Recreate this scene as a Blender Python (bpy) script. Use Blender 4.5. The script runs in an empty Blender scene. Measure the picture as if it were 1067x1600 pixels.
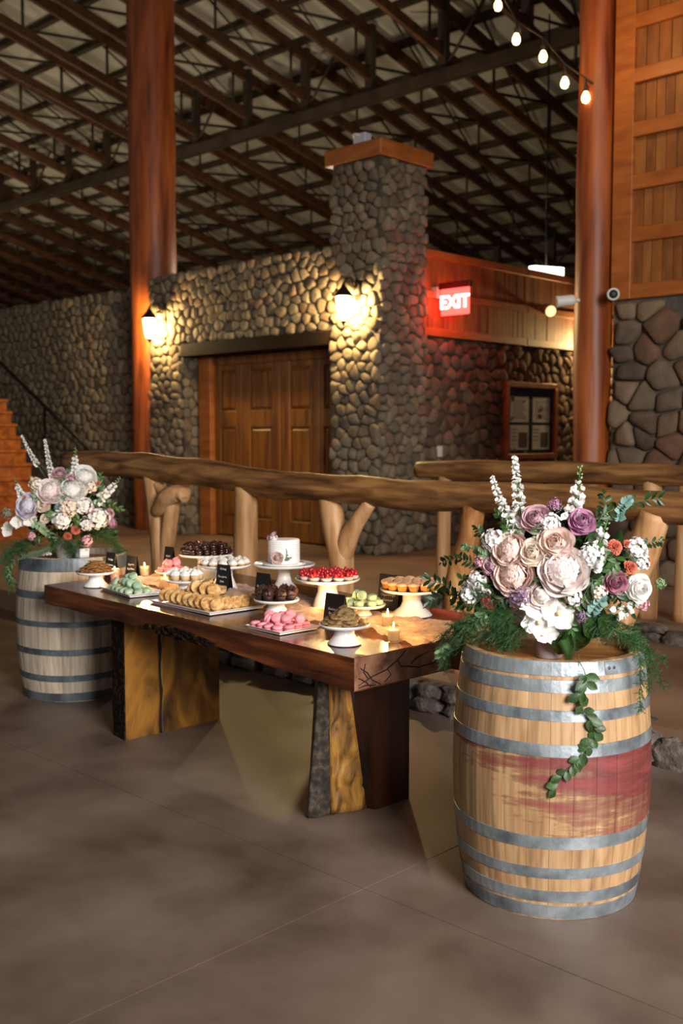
import bpy, math, random
from mathutils import Vector, Matrix, Euler, noise

# ------------------------------------------------------------------ camera, sky, daylight, exposure
SC = bpy.context.scene
COL = SC.collection
PI = math.pi
RND = random.Random(11)
YAW = 0.7669                      # the building's axes: x along the stone steps and the rail, y towards the door wall
cam_data = bpy.data.cameras.new('camera')
cam = bpy.data.objects.new('camera', cam_data)
COL.objects.link(cam)
cam.location = (0, 0, 1.6308)
cam.rotation_euler = (PI / 2 - 0.075, 0, YAW)
cam_data.sensor_width = 36
cam_data.lens = 1641.3 / 1600 * 36
cam_data.clip_end = 300
cam_data.dof.use_dof = True
cam_data.dof.focus_distance = 4.3
cam_data.dof.aperture_fstop = 2.6
SC.camera = cam

world = bpy.data.worlds.new('world')
SC.world = world
world.use_nodes = True
bg = world.node_tree.nodes['Background']
bg.inputs[0].default_value = (1.0, 0.96, 0.91, 1)
bg.inputs[1].default_value = 0.16

def area_light(name, loc, target, size, power, col, sy=None, spread=PI):
    d = bpy.data.lights.new(name, 'AREA')
    d.energy = power
    d.color = col
    d.size = size
    d.spread = spread
    if sy:
        d.shape = 'RECTANGLE'
        d.size_y = sy
    o = bpy.data.objects.new(name, d)
    COL.objects.link(o)
    o.location = loc
    o.rotation_euler = (Vector(target) - Vector(loc)).to_track_quat('-Z', 'Y').to_euler()
    return o

area_light('open_barn_door_daylight', (4.6, .3, 3.6), (-2.9, 3.0, .2), 3.2, 450, (1.0, 0.97, 0.93), 3.0, 1.75)

def lamp(name, loc, power, col, r=.1):
    d = bpy.data.lights.new(name, 'POINT'); d.energy = power; d.color = col; d.shadow_soft_size = r
    o = bpy.data.objects.new(name, d); COL.objects.link(o); o.location = loc
    return o
for x, y, p in ((-12.5, 12.5, 210), (-20, 12.5, 240), (-28, 14, 280)):      # unseen fill lights, added behind the stone walls to brighten the roof
    lamp('roof_fill_light', (x, y, 4.05), p, (1.0, .84, .58), .25)

vs = SC.view_settings
SC.display_settings.display_device = 'sRGB'
vs.view_transform = 'Standard'
vs.look = 'None'
vs.gamma = 1
vs.use_curve_mapping = False
vs.exposure = 0.0

# ------------------------------------------------------------------ helpers
class G:
    """collects geometry for ONE mesh object"""
    def __init__(s):
        s.v = []; s.f = []; s.m = []
    def add(s, vs_, fs, smooth=True):
        o = len(s.v)
        s.v += [tuple(p) for p in vs_]
        for f in fs:
            s.f.append([i + o for i in f]); s.m.append(smooth)
        return s
    def box(s, x0, x1, y0, y1, z0, z1):
        v = [(x, y, z) for z in (z0, z1) for x, y in ((x0, y0), (x1, y0), (x1, y1), (x0, y1))]
        return s.add(v, [(3, 2, 1, 0), (4, 5, 6, 7), (0, 1, 5, 4), (1, 2, 6, 5), (2, 3, 7, 6), (3, 0, 4, 7)], False)
    def rbox(s, x0, x1, y0, y1, z0, z1, b=.006):
        def ring(z, i):
            a, c, d, e = x0 + i, x1 - i, y0 + i, y1 - i
            return [(a + b, d, z), (c - b, d, z), (c, d + b, z), (c, e - b, z), (c - b, e, z), (a + b, e, z), (a, e - b, z), (a, d + b, z)]
        return s.loft([ring(z0, b), ring(z0 + b, 0), ring(z1 - b, 0), ring(z1, b)], smooth=False)
    def loft(s, rings, closed=True, caps=True, smooth=True):
        n = len(rings[0]); v = [p for r in rings for p in r]; f = []
        for i in range(len(rings) - 1):
            for j in range(n if closed else n - 1):
                k = (j + 1) % n
                f.append((i * n + j, i * n + k, (i + 1) * n + k, (i + 1) * n + j))
        s.add(v, f, smooth)
        if caps:
            o = len(s.v) - len(v)
            s.f.append([o + j for j in reversed(range(n))]); s.m.append(False)
            s.f.append([o + (len(rings) - 1) * n + j for j in range(n)]); s.m.append(False)
        return s
    def tube(s, pts, rads, n=8, caps=True, wob=0, sq=1.0):
        pts = [Vector(p) for p in pts]
        if not hasattr(rads, '__len__'): rads = [rads] * len(pts)
        rings = []; up = None
        for i, p in enumerate(pts):
            t = (pts[min(i + 1, len(pts) - 1)] - pts[max(i - 1, 0)]).normalized()
            if up is None:
                up = Vector((0, 0, 1)) if abs(t.z) < .9 else Vector((1, 0, 0))
            a = t.cross(up).normalized(); b = a.cross(t).normalized(); up = b
            r = []
            for k in range(n):
                an = 2 * PI * k / n
                q = a * math.cos(an) + b * math.sin(an) * sq
                rr = rads[i]
                if wob: rr *= 1 + wob * noise.noise((p + q * rads[i]) * 5.0)
                r.append(p + q * rr)
            rings.append(r)
        return s.loft(rings, True, caps)
    def lathe(s, prof, n=24, c=(0, 0, 0), wob=None):
        rings = []
        for r, z in prof:
            rings.append([(c[0] + (r * (wob(2 * PI * k / n) if wob else 1)) * math.cos(2 * PI * k / n),
                           c[1] + (r * (wob(2 * PI * k / n) if wob else 1)) * math.sin(2 * PI * k / n), c[2] + z) for k in range(n)])
        return s.loft(rings, True, True)
    def prism(s, poly, z0, z1):
        n = len(poly)
        return s.loft([[(x, y, z0) for x, y in poly], [(x, y, z1) for x, y in poly]], smooth=False)
    def xf(s, M, o=0):
        for i in range(o, len(s.v)): s.v[i] = tuple(M @ Vector(s.v[i]))
        return s
    def merge(s, g, M=None):
        s.add([tuple(M @ Vector(p)) for p in g.v] if M else g.v, [], True)
        o = len(s.v) - len(g.v)
        s.f += [[i + o for i in f] for f in g.f]; s.m += g.m
        return s
    def mesh(s, name, mat):
        me = bpy.data.meshes.new(name)
        me.from_pydata(s.v, [], s.f)
        me.polygons.foreach_set('use_smooth', s.m)
        for m in (mat if isinstance(mat, (list, tuple)) else [mat]): me.materials.append(m)
        me.update()
        return me
    def build(s, name, mat, parent=None, loc=None, kind=None):
        return link(name, s.mesh(name, mat), parent, loc, kind)

def link(name, me, parent=None, loc=None, kind=None, M=None):
    o = bpy.data.objects.new(name, me)
    COL.objects.link(o)
    if parent: o.parent = parent
    if loc is not None: o.location = loc
    if M is not None: o.matrix_local = M
    if kind: o['kind'] = kind
    return o

def empty(name, loc=(0, 0, 0), rz=0, parent=None):
    o = bpy.data.objects.new(name, None)
    o.empty_display_size = .05
    COL.objects.link(o); o.location = loc; o.rotation_euler = (0, 0, rz)
    if parent: o.parent = parent
    return o

def tag(o, label, cat, group=None):
    o['label'] = label; o['category'] = cat
    if group: o['group'] = group
    return o

def struct(o):
    o['kind'] = 'structure'
    return o

def dup(o, parent=None, M=None):
    c = o.copy(); COL.objects.link(c)
    c.parent = parent
    if M is not None: c.matrix_local = M
    for ch in list(o.children):
        dup(ch, c)
    return c

def TRS(loc, rot=(0, 0, 0), s=1.0):
    return Matrix.LocRotScale(Vector(loc), Euler(rot), Vector((s, s, s)) if not hasattr(s, '__len__') else Vector(s))

ORD = ('first second third fourth fifth sixth seventh eighth ninth tenth eleventh twelfth thirteenth fourteenth fifteenth sixteenth '
       'seventeenth eighteenth nineteenth twentieth').split()
def view_x(p):
    "how far to the right something stands, seen from the aisle"
    r = Vector((math.cos(YAW), math.sin(YAW), 0)); f = Vector((-math.sin(YAW), math.cos(YAW), 0))
    return Vector(p).dot(r) / Vector(p).dot(f)
def ordinals(objs, desc, cat, group, where='from the left'):
    objs = sorted(objs, key=lambda o: view_x(o.location))
    n = len(objs)
    for i, o in enumerate(objs):
        if i < (n + 1) // 2: w = 'leftmost' if i == 0 else ORD[i] + ' ' + where
        else: w = 'rightmost' if i == n - 1 else ORD[n - 1 - i] + ' ' + where.replace('left', 'right')
        tag(o, desc + ', ' + w, cat, group)

# ------------------------------------------------------------------ materials
def lin(h):
    h = h.lstrip('#')
    r = [int(h[i:i + 2], 16) / 255 for i in (0, 2, 4)]
    return tuple(c / 12.92 if c <= .04045 else ((c + .055) / 1.055) ** 2.4 for c in r) + (1,)

def mat(name, cols, scale=(6, 6, 6), rough=.6, bump=0.0, bscale=None, metal=0, coat=0, detail=4, distort=0, spec=.5, stops=None,
        per=None, perf=.5, val=0, ref=None, emis=None, estr=0, trans=0, alpha=1, sss=0, sheen=0, wave=None, thin=0, rvar=0, offs=True):
    m = bpy.data.materials.new(name); m.use_nodes = True
    N = m.node_tree.nodes; Lk = m.node_tree.links
    b = N['Principled BSDF']
    b.inputs['Roughness'].default_value = rough
    b.inputs['Metallic'].default_value = metal
    b.inputs['Specular IOR Level'].default_value = spec
    b.inputs['Coat Weight'].default_value = coat
    b.inputs['Coat Roughness'].default_value = .12
    if trans:
        b.inputs['Transmission Weight'].default_value = trans; b.inputs['IOR'].default_value = 1.45
    if alpha < 1: b.inputs['Alpha'].default_value = alpha
    if sss:
        b.inputs['Subsurface Weight'].default_value = sss; b.inputs['Subsurface Radius'].default_value = (.02, .012, .008)
        b.inputs['Subsurface Scale'].default_value = .5
    if sheen: b.inputs['Sheen Weight'].default_value = sheen
    if emis:
        b.inputs['Emission Color'].default_value = lin(emis); b.inputs['Emission Strength'].default_value = estr
    if isinstance(cols, str): cols = [cols]
    tc = N.new('ShaderNodeTexCoord')
    if ref: tc.object = ref
    oi = N.new('ShaderNodeObjectInfo')
    mp = N.new('ShaderNodeMapping'); mp.inputs['Scale'].default_value = scale
    if offs:
        ml = N.new('ShaderNodeMath'); ml.operation = 'MULTIPLY'; ml.inputs[1].default_value = 37.0
        Lk.new(oi.outputs['Random'], ml.inputs[0])
        va = N.new('ShaderNodeVectorMath'); va.operation = 'ADD'
        Lk.new(tc.outputs['Object'], va.inputs[0]); Lk.new(ml.outputs[0], va.inputs[1])
        Lk.new(va.outputs[0], mp.inputs['Vector'])
    else: Lk.new(tc.outputs['Object'], mp.inputs['Vector'])
    col = None
    if len(cols) > 1 or per or bump or rvar:
        nz = N.new('ShaderNodeTexNoise'); nz.inputs['Scale'].default_value = 1; nz.inputs['Detail'].default_value = detail
        nz.inputs['Distortion'].default_value = distort
        Lk.new(mp.outputs[0], nz.inputs['Vector'])
    if len(cols) == 1:
        rgb = N.new('ShaderNodeRGB'); rgb.outputs[0].default_value = lin(cols[0]); col = rgb.outputs[0]
    else:
        cr = N.new('ShaderNodeValToRGB'); e = cr.color_ramp.elements
        st = stops or [.32 + .36 * i / (len(cols) - 1) for i in range(len(cols))]
        while len(e) < len(cols): e.new(.5)
        for i, c in enumerate(cols): e[i].position = st[i]; e[i].color = lin(c)
        Lk.new(nz.outputs['Fac'], cr.inputs[0]); col = cr.outputs[0]
    if per:
        pr = N.new('ShaderNodeValToRGB'); pr.color_ramp.interpolation = 'CONSTANT'; e = pr.color_ramp.elements
        while len(e) < len(per): e.new(.5)
        for i, c in enumerate(per): e[i].position = i / len(per); e[i].color = lin(c)
        Lk.new(oi.outputs['Random'], pr.inputs[0])
        mx = N.new('ShaderNodeMix'); mx.data_type = 'RGBA'; mx.inputs['Factor'].default_value = perf
        Lk.new(col, mx.inputs['A']); Lk.new(pr.outputs[0], mx.inputs['B']); col = mx.outputs['Result']
    if val:
        hs = N.new('ShaderNodeHueSaturation'); mr = N.new('ShaderNodeMapRange')
        mr.inputs['To Min'].default_value = 1 - val; mr.inputs['To Max'].default_value = 1 + val
        wn = N.new('ShaderNodeTexWhiteNoise'); wn.noise_dimensions = '1D'
        Lk.new(oi.outputs['Random'], wn.inputs['W'])
        Lk.new(wn.outputs['Value'], mr.inputs[0]); Lk.new(mr.outputs[0], hs.inputs['Value']); Lk.new(col, hs.inputs['Color']); col = hs.outputs[0]
    Lk.new(col, b.inputs['Base Color'])
    if rvar:
        mr = N.new('ShaderNodeMapRange'); mr.inputs['To Min'].default_value = rough - rvar; mr.inputs['To Max'].default_value = rough + rvar
        mr.inputs['From Min'].default_value = .3; mr.inputs['From Max'].default_value = .7
        Lk.new(nz.outputs['Fac'], mr.inputs[0]); Lk.new(mr.outputs[0], b.inputs['Roughness'])
    if bump:
        bn = N.new('ShaderNodeBump'); bn.inputs['Strength'].default_value = bump; bn.inputs['Distance'].default_value = .01
        if bscale:
            n2 = N.new('ShaderNodeTexNoise'); n2.inputs['Scale'].default_value = bscale; n2.inputs['Detail'].default_value = 4
            Lk.new(tc.outputs['Object'], n2.inputs['Vector']); Lk.new(n2.outputs['Fac'], bn.inputs['Height'])
        else: Lk.new(nz.outputs['Fac'], bn.inputs['Height'])
        Lk.new(bn.outputs[0], b.inputs['Normal'])
    if thin:      # petals, leaves, gauze: light passes through
        tr = N.new('ShaderNodeBsdfTranslucent'); Lk.new(col, tr.inputs[0])
        ms = N.new('ShaderNodeMixShader'); ms.inputs[0].default_value = thin
        Lk.new(b.outputs[0], ms.inputs[1]); Lk.new(tr.outputs[0], ms.inputs[2])
        Lk.new(ms.outputs[0], N['Material Output'].inputs['Surface'])
    return m

M_CONC = mat('concrete', ['#4a3a31', '#5f4e44', '#68574c', '#75645a'], (2.2, 2.2, 2.2), .48, .05, 90, detail=14, distort=.15, rvar=.08, offs=False, stops=[.28, .44, .55, .72])
M_CONC2 = mat('earth_concrete', ['#6b4f3a', '#7d604a', '#8a6c56'], (1.6, 1.6, 1.6), .6, .15, 50, detail=8, offs=False)
M_STONE = mat('fieldstone', ['#4c443a', '#7a6e5e', '#8f8270'], (9, 9, 9), .9, .5, 45, detail=6, spec=.2,
              per=['#6c6050', '#82725a', '#5a5044', '#8c7a62', '#746856', '#7a5e46', '#98866a', '#655a48', '#847660'], perf=.6)
M_STONER = mat('fieldstone_red', ['#4a3c32', '#6e5a4a', '#877060'], (7, 7, 7), .9, .5, 40, detail=6, spec=.2,
               per=['#6b4c36', '#7c6046', '#58483a', '#86705a', '#6c5e4e', '#704c36', '#8c765c', '#50443a'], perf=.65)
M_LAVA = mat('lava_rock', ['#2a2624', '#5b5048', '#8b7f74'], (14, 14, 14), .9, 1.0, 40, detail=8, per=['#4a423c', '#6e5e50', '#5a4c44', '#7f7468'], perf=.35)
M_MORTAR = mat('mortar', ['#443d34', '#5a5246'], (8, 8, 8), .95, .4, 60)
M_MORTARR = mat('mortar_light', ['#4c443c', '#6a6056'], (8, 8, 8), .95, .4, 60)
M_POST = mat('stained_log', ['#5c260d', '#93481b', '#a85a25'], (9, 9, 1.0), .45, .5, None, detail=6, stops=[.3, .5, .66])
M_BOARD = mat('cedar_board', ['#6a3a14', '#8f521e', '#a86a2c'], (14, 14, 1.2), .6, .2, None, detail=5, per=['#945626', '#7a4218', '#a46c34', '#8a4e20', '#9a5e28', '#744620'], perf=.5)
M_TRIM = mat('cedar_trim', ['#96501a', '#b5692a'], (3, 3, 14), .5, .2, None, detail=5)
M_DOOR = mat('door_wood', ['#5c3410', '#7c4a16', '#8d581c'], (13, 13, 1.3), .42, .2, None, detail=6)
M_DARKW = mat('dark_beam', ['#120a06', '#1e120a'], (3, 12, 12), .85, .3, None, spec=.15)
M_TRUSS = mat('truss_lumber', ['#4a2a14', '#6b4222'], (5, 5, 5), .7, .1, None, val=.25)
M_ROOF = mat('roof_lining', ['#b0ab98', '#cec8b4', '#e0dac6'], (.5, .5, .5), .6, .4, 3, detail=5, offs=False)
M_PURL = mat('purlin_wood', ['#38281a', '#50402c'], (2, 2, 2), .8)
M_LOG = mat('rail_log', ['#432914', '#7a522c', '#a07442'], (2.4, 17, 17), .5, 1.0, None, detail=7, distort=.4, stops=[.3, .5, .68])
M_LOGB = mat('pale_log', ['#8a6238', '#b6885a', '#cba074'], (12, 12, 1.4), .6, .5, None, detail=6, distort=.5)
M_LOGK = mat('bark_log', ['#4e2c14', '#93602e', '#b88a52'], (9, 9, 2.4), .7, .9, None, detail=7, distort=1)
M_BLACK = mat('black_metal', '#15120f', rough=.45, metal=.6)
M_WHITE = mat('white_plastic', '#d8d4cc', rough=.4)
M_CHINA = mat('white_porcelain', '#ece8e4', rough=.14, coat=.4, sss=.05)
M_CARD = mat('black_card', '#0d0d0e', rough=.5)
M_CHALK = mat('white_ink', '#d9d4cc', rough=.8)

# ------------------------------------------------------------------ floor, raised walk, steps
floor = struct(empty('floor'))
J = .0022
def slab(x0, x1, y0, y1, m=M_CONC, z0=-.1, z1=0):
    G().box(x0 + J, x1 - J, y0 + J, y1 - J, z0, z1).build('floor_slab', m, floor)
slab(-2.48, 9, -9, 2.69); slab(-2.48, 9, 2.69, 4.8)
slab(-30, -2.48, -9, 2.69); slab(-30, -2.48, 2.69, 4.8)
G().box(-30, 9, -9, 4.8, -.2, -.104).build('floor_bed', M_MORTAR, floor)
slab(-62, 9, 4.78, 44, M_CONC2, -.1, .18)
g = G(); g.prism([(-5.72, 6.78), (2, 6.78), (2, 8.6), (-5.72, 8.6)], .18, .30)
g.build('floor_terrace', M_CONC2, floor)

def rock(w, d, h, seed, n=12):
    "a rough block: a squashed, noisy superellipsoid"
    g = G(); rings = []
    for i in range(8):
        a = -PI / 2 + PI * (i + .5) / 8
        c, s = math.cos(a) ** .5, math.copysign(abs(math.sin(a)) ** .6, math.sin(a))
        r = []
        for k in range(n):
            t = 2 * PI * k / n
            x = math.copysign(abs(math.cos(t)) ** .6, math.cos(t)) * c; y = math.copysign(abs(math.sin(t)) ** .6, math.sin(t)) * c
            q = 1 + .42 * noise.noise(Vector((x * 1.7 + seed * 3.1, y * 1.7, s * 1.7 + seed))) + .22 * noise.noise(Vector((x * 5 + seed, y * 5, s * 5)))
            r.append((x * w / 2 * q, y * d / 2 * q, s * h / 2 * q))
        rings.append(r)
    return g.loft(rings)

def rock_row(parent, x0, x1, y, z0, h, wmin, wmax, seed):
    r = random.Random(seed); x = x0; k = 0
    while x < x1:
        w = r.uniform(wmin, wmax); hh = h * r.uniform(.95, 1.25); k += 1
        if r.random() < .3:
            for q in (0, 1):
                o = rock(w, .2, hh * .58, seed + k + q * 50).build('stone', M_LAVA, parent)
                o.location = (x + w / 2, y + r.uniform(0, .03), z0 + hh * .27 + q * hh * .46)
        else:
            o = rock(w * 1.08, .22, hh, seed + k).build('stone', M_LAVA, parent)
            o.location = (x + w / 2, y + r.uniform(0, .03), z0 + hh / 2 - .02)
        x += w
step = struct(empty('trim_step_stones'))
rock_row(step, -6.4, -.6, 4.76, -.01, .17, .13, .34, 5)
step2 = struct(empty('trim_terrace_stones'))
rock_row(step2, -5.72, -.8, 6.78, .17, .115, .12, .3, 77)

# ------------------------------------------------------------------ stone walls: every stone a piece of its own
def clip(poly, nx, ny, d):
    out = []
    for i in range(len(poly)):
        a, b = poly[i - 1], poly[i]
        da, db = a[0] * nx + a[1] * ny - d, b[0] * nx + b[1] * ny - d
        if (da <= 0) != (db <= 0):
            t = da / (da - db); out.append((a[0] + (b[0] - a[0]) * t, a[1] + (b[1] - a[1]) * t))
        if db <= 0: out.append(b)
    return out

def stone_face(parent, org, u, n, W, H, cell, m, seed, hole=None, limit=300, order=None, hmin=.02, hmax=.055, asp=1.15, gap=.008, clipf=None, rc=.22):
    """stones of a W x H face: org lower corner, u along, n outward, v up. hole = (u0, u1, v1). Stones past limit are joined."""
    r = random.Random(seed); u = Vector(u); n = Vector(n); v = Vector((0, 0, 1)); org = Vector(org)
    cw, chh = cell * asp, cell / asp
    sites = {}
    for j in range(-1, int(H / chh) + 2):
        for i in range(-1, int(W / cw) + 2):
            sites[(i, j)] = ((i + .5 + (j % 2) * .5 + r.uniform(-.36, .36)) * cw, (j + .5 + r.uniform(-.36, .36)) * chh)
    polys = []
    for (i, j), (sx, sy) in sites.items():
        if not (0 < sx < W and 0 < sy < H): continue
        p = [(sx - 2 * cw, sy - 2 * chh), (sx + 2 * cw, sy - 2 * chh), (sx + 2 * cw, sy + 2 * chh), (sx - 2 * cw, sy + 2 * chh)]
        for dj in (-2, -1, 0, 1, 2):
            for di in (-2, -1, 0, 1, 2):
                q = sites.get((i + di, j + dj))
                if q and (di or dj):
                    dx, dy = q[0] - sx, q[1] - sy; l = math.hypot(dx, dy) or 1
                    p = clip(p, dx / l, dy / l, ((q[0] ** 2 + q[1] ** 2) - (sx ** 2 + sy ** 2)) / 2 / l)
        for c in ((-1, 0, 0), (1, 0, W), (0, -1, 0), (0, 1, H)): p = clip(p, *c)
        if hole:
            h0, h1, hv = hole
            out = max((h0 - sx, 0), (sx - h1, 1), (sy - hv, 2))
            if out[0] <= .02: continue
            p = clip(p, *((1, 0, h0), (-1, 0, -h1), (0, -1, -hv))[out[1]])
        if clipf and not clipf(sx, sy): continue
        if len(p) < 3: continue
        polys.append((sx, sy, p))
    if order: polys.sort(key=lambda t: order(t[0], t[1]))
    rest = G(); nrest = 0
    for k, (sx, sy, p) in enumerate(polys):
        cx = sum(a for a, b in p) / len(p); cy = sum(b for a, b in p) / len(p)
        ch = []
        for i in range(len(p)):                       # rounded corners
            a, b = p[i - 1], p[i]
            ch += [(a[0] * (1 - rc) + b[0] * rc, a[1] * (1 - rc) + b[1] * rc), (a[0] * rc + b[0] * (1 - rc), a[1] * rc + b[1] * (1 - rc))]
        size = max(math.hypot(a - cx, b - cy) for a, b in ch)
        if size < .025: continue
        h = r.uniform(hmin, hmax); sh = max(.5, 1 - gap / size); tx, ty = r.uniform(-.2, .2), r.uniform(-.2, .2)
        rings = []
        for sc, hh in ((sh, -.03), (sh * .97, h * .5), (sh * .82, h * .88), (sh * .45, h * 1.05)):
            ring = []
            for a, b in ch:
                da, db = (a - cx) * sc, (b - cy) * sc
                z = hh + (da * tx + db * ty) * (hh > 0)
                ring.append(org + u * (cx + da) + v * (cy + db) + n * z)
            rings.append(ring)
        if u.cross(v).dot(n) < 0: rings = [list(reversed(q)) for q in rings]
        if k < limit:
            c = org + u * cx + v * cy
            g = G(); g.loft([[q - c for q in ring] for ring in rings], caps=False)
            g.f.append([3 * len(ch) + i for i in range(len(ch))]); g.m.append(True)
            g.build('stone', m, parent, c)
        else:
            rest.loft(rings, caps=False); nrest += 1
            o = len(rest.v) - len(ch); rest.f.append([o + i for i in range(len(ch))]); rest.m.append(True)
    if nrest: rest.build('far_stones', m, parent, kind='stuff')

WY = 9.25
wall_back = struct(empty('wall_back'))
g = G()
g.box(-12.83, -12.03, WY + .012, 9.9, .1, 3.86); g.box(-9.09, -8.31, WY + .012, 9.9, .1, 3.86); g.box(-12.03, -9.09, WY + .012, 9.9, 2.88, 3.86)
g.build('wall_core', M_MORTAR, wall_back)
stone_face(wall_back, (-12.83, WY, .17), (1, 0, 0), (0, -1, 0), 4.54, 3.73, .148, M_STONE, 3, hole=(.80, 3.74, 2.71),
           order=lambda x, y: -y if y > .4 else 9)
wall_reveal = struct(empty('wall_door_reveal'))
stone_face(wall_reveal, (-12.03, WY, .17), (0, 1, 0), (1, 0, 0), .3, 2.7, .16, M_STONE, 31, hmin=.004, hmax=.015)
# pillar that rises above the corner
pillar = struct(empty('wall_pillar'))
G().box(-9.07, -8.305, WY + .015, 10.07, 3.8, 4.83).build('pillar_core', M_MORTAR, pillar)
G().box(-8.9, -8.305, 9.3, 10.07, .1, 3.86).build('pillar_core', M_MORTAR, pillar)
stone_face(pillar, (-9.09, WY, 3.88), (1, 0, 0), (0, -1, 0), .8, .95, .135, M_STONE, 8)
stone_face(pillar, (-8.29, WY, .17), (0, 1, 0), (1, 0, 0), .84, 4.66, .138, M_STONE, 9, limit=210, order=lambda x, y: -y)
stone_face(pillar, (-9.09, 10.09, 3.88), (0, -1, 0), (-1, 0, 0), .84, .95, .16, M_STONE, 10)
G().rbox(-9.15, -8.23, WY - .06, 10.16, 4.83, 5.02, .012).build('cap', M_TRIM, pillar)
# wall running back from the pillar: stone below, boards above
wall_exit = struct(empty('wall_exit'))
XE = -8.36
G().box(XE - .3, XE - .015, 10.05, 15.2, .1, 2.86).build('wall_core', M_MORTAR, wall_exit)
stone_face(wall_exit, (XE, 10.09, .17), (0, 1, 0), (1, 0, 0), 5.0, 2.66, .165, M_STONER, 12, order=lambda x, y: x)
wall_boards = struct(empty('wall_exit_boards'))
G().box(XE - .3, XE, 10.05, 15.2, 2.85, 3.84).build('board_backing', M_DARKW, wall_boards)
bl = [G().box(0, .03, .003, w - .003, 0, 1).mesh('plank', M_BOARD) for w in (.085, .1, .115)]
def boards(parent, org, axis, length, z0, z1, seed, me=bl, ws=(.085, .1, .115)):
    r = random.Random(seed); s = 0
    while s < length:
        k = r.randrange(3)
        o = link('plank', me[k], parent)
        if axis == 'y':
            o.location = (org[0] + r.uniform(-.004, .004), org[1] + s, z0); o.scale = (1, 1, z1 - z0)
        else:
            o.location = (org[0] + s, org[1] + r.uniform(-.004, .004), z0); o.rotation_euler = (0, 0, -PI / 2); o.scale = (1, 1, z1 - z0)
        s += ws[k]
    return s
boards(wall_boards, (XE, 10.09), 'y', 4.7, 3.36, 3.80, 1)
boards(wall_boards, (XE, 10.09), 'y', 4.7, 2.92, 3.30, 2)
for z0, z1 in ((3.78, 3.88), (3.29, 3.38), (2.83, 2.93)):
    for y0, y1 in ((10.09, 12.3), (12.31, 15.0)):
        G().rbox(XE + .02, XE + .065, y0, y1, z0, z1, .005).build('trim_board', M_TRIM, wall_boards)
# wall beyond the left log, a little further back
wall_left = struct(empty('wall_left'))
G().box(-26, -13.2, 9.715, 10.1, .1, 3.9).build('wall_core', M_MORTAR, wall_left)
stone_face(wall_left, (-13.2, 9.7, .17), (-1, 0, 0), (0, -1, 0), 7.5, 3.74, .17, M_STONE, 21, order=lambda x, y: x - y * .25)
# right wall: big stones below, framed boards above
wall_right = struct(empty('wall_right'))
YR = 8.55
G().box(-4.86, 2, YR + .015, YR + .35, .1, 2.83).build('wall_core', M_MORTARR, wall_right)
stone_face(wall_right, (-4.88, YR, .29), (1, 0, 0), (0, -1, 0), 4.6, 2.5, .225, M_STONER, 41, hmin=.03, hmax=.07, gap=.010, rc=.15)
wall_rb = struct(empty('wall_right_boards'))
G().box(-4.86, 2, YR + .03, YR + .3, 2.82, 9.4).build('board_backing', M_DARKW, wall_rb)
zs = [2.81, 3.30, 3.75, 4.20, 4.66, 5.12, 5.60, 6.08]
for k in range(7):
    G().rbox(-4.74, -.3, YR - .045, YR + .02, zs[k], zs[k] + .125, .006).build('trim_board', M_TRIM, wall_rb)
    boards(wall_rb, (-4.68, YR + .03), 'x', 2.9 if k < 5 else 1.8, zs[k] + .12, zs[k + 1] + .01, 60 + k)
G().rbox(-4.86, -4.67, YR - .05, YR + .03, 2.81, 6.1, .006).build('trim_board', M_TRIM, wall_rb)

# ------------------------------------------------------------------ roof: lining, purlins, trusses, girders
def rz_(y): return 9.35 - .25 * (y - 15)
ceiling = struct(empty('ceiling'))
SL = math.atan(-.25)
g = G()
g.add([(-62, -8, rz_(-8)), (9, -8, rz_(-8)), (9, 44, rz_(44)), (-62, 44, rz_(44)), (-62, -8, rz_(-8) + .1), (9, -8, rz_(-8) + .1), (9, 44, rz_(44) + .1), (-62, 44, rz_(44) + .1)],
      [(0, 1, 2, 3), (7, 6, 5, 4), (0, 4, 5, 1), (1, 5, 6, 2), (2, 6, 7, 3), (3, 7, 4, 0)], False)
g.build('roof_lining', M_ROOF, ceiling)
pm = G().box(-62, 9, -.05, .05, -.14, -.005).mesh('purlin', M_PURL)
y = 6.0
while y < 40:
    o = link('purlin', pm, ceiling, (0, y, rz_(y))); o.rotation_euler = (SL, 0, 0); y += .98
ch = G()
def slope_beam(w, y0, y1, d0, d1):
    v = []
    for y in (y0, y1):
        v += [(-w / 2, y, rz_(y) - d0), (w / 2, y, rz_(y) - d0), (w / 2, y, rz_(y) - d1), (-w / 2, y, rz_(y) - d1)]
    return G().add(v, [(0, 1, 2, 3), (7, 6, 5, 4), (0, 4, 5, 1), (1, 5, 6, 2), (2, 6, 7, 3), (3, 7, 4, 0)], False)
top_m = slope_beam(.09, 5, 40, .14, .36).mesh('top_chord', M_TRUSS)
bot_m = slope_beam(.09, 5, 40, .95, 1.13).mesh('bottom_chord', M_TRUSS)
g = G()
k = 0
for yy in [7 + 1.9 * i for i in range(17)]:
    g.tube([(0, yy, rz_(yy) - .3), (0, yy, rz_(yy) - 1.0)], .035, 4)
    g.tube([(0, yy, rz_(yy) - 1.0), (0, yy + 1.9, rz_(yy + 1.9) - .3)], .03, 4)
web_m = g.mesh('truss_webs', M_PURL)
brace_m = G().tube([(0, 9, rz_(9) - .16), (-10.5, 38, rz_(38) - .16)], .028, 4).mesh('diagonal_brace', M_PURL)
TS = 1.75
for i in range(28):
    x = -4.95 - TS * i
    t = empty('roof_truss', (x, 0, 0), parent=ceiling)
    link('top_chord', top_m, t); link('bottom_chord', bot_m, t); link('truss_webs', web_m, t, kind='stuff')
    link('diagonal_brace', brace_m, ceiling, (x + 1.0, 0, 0))
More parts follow.
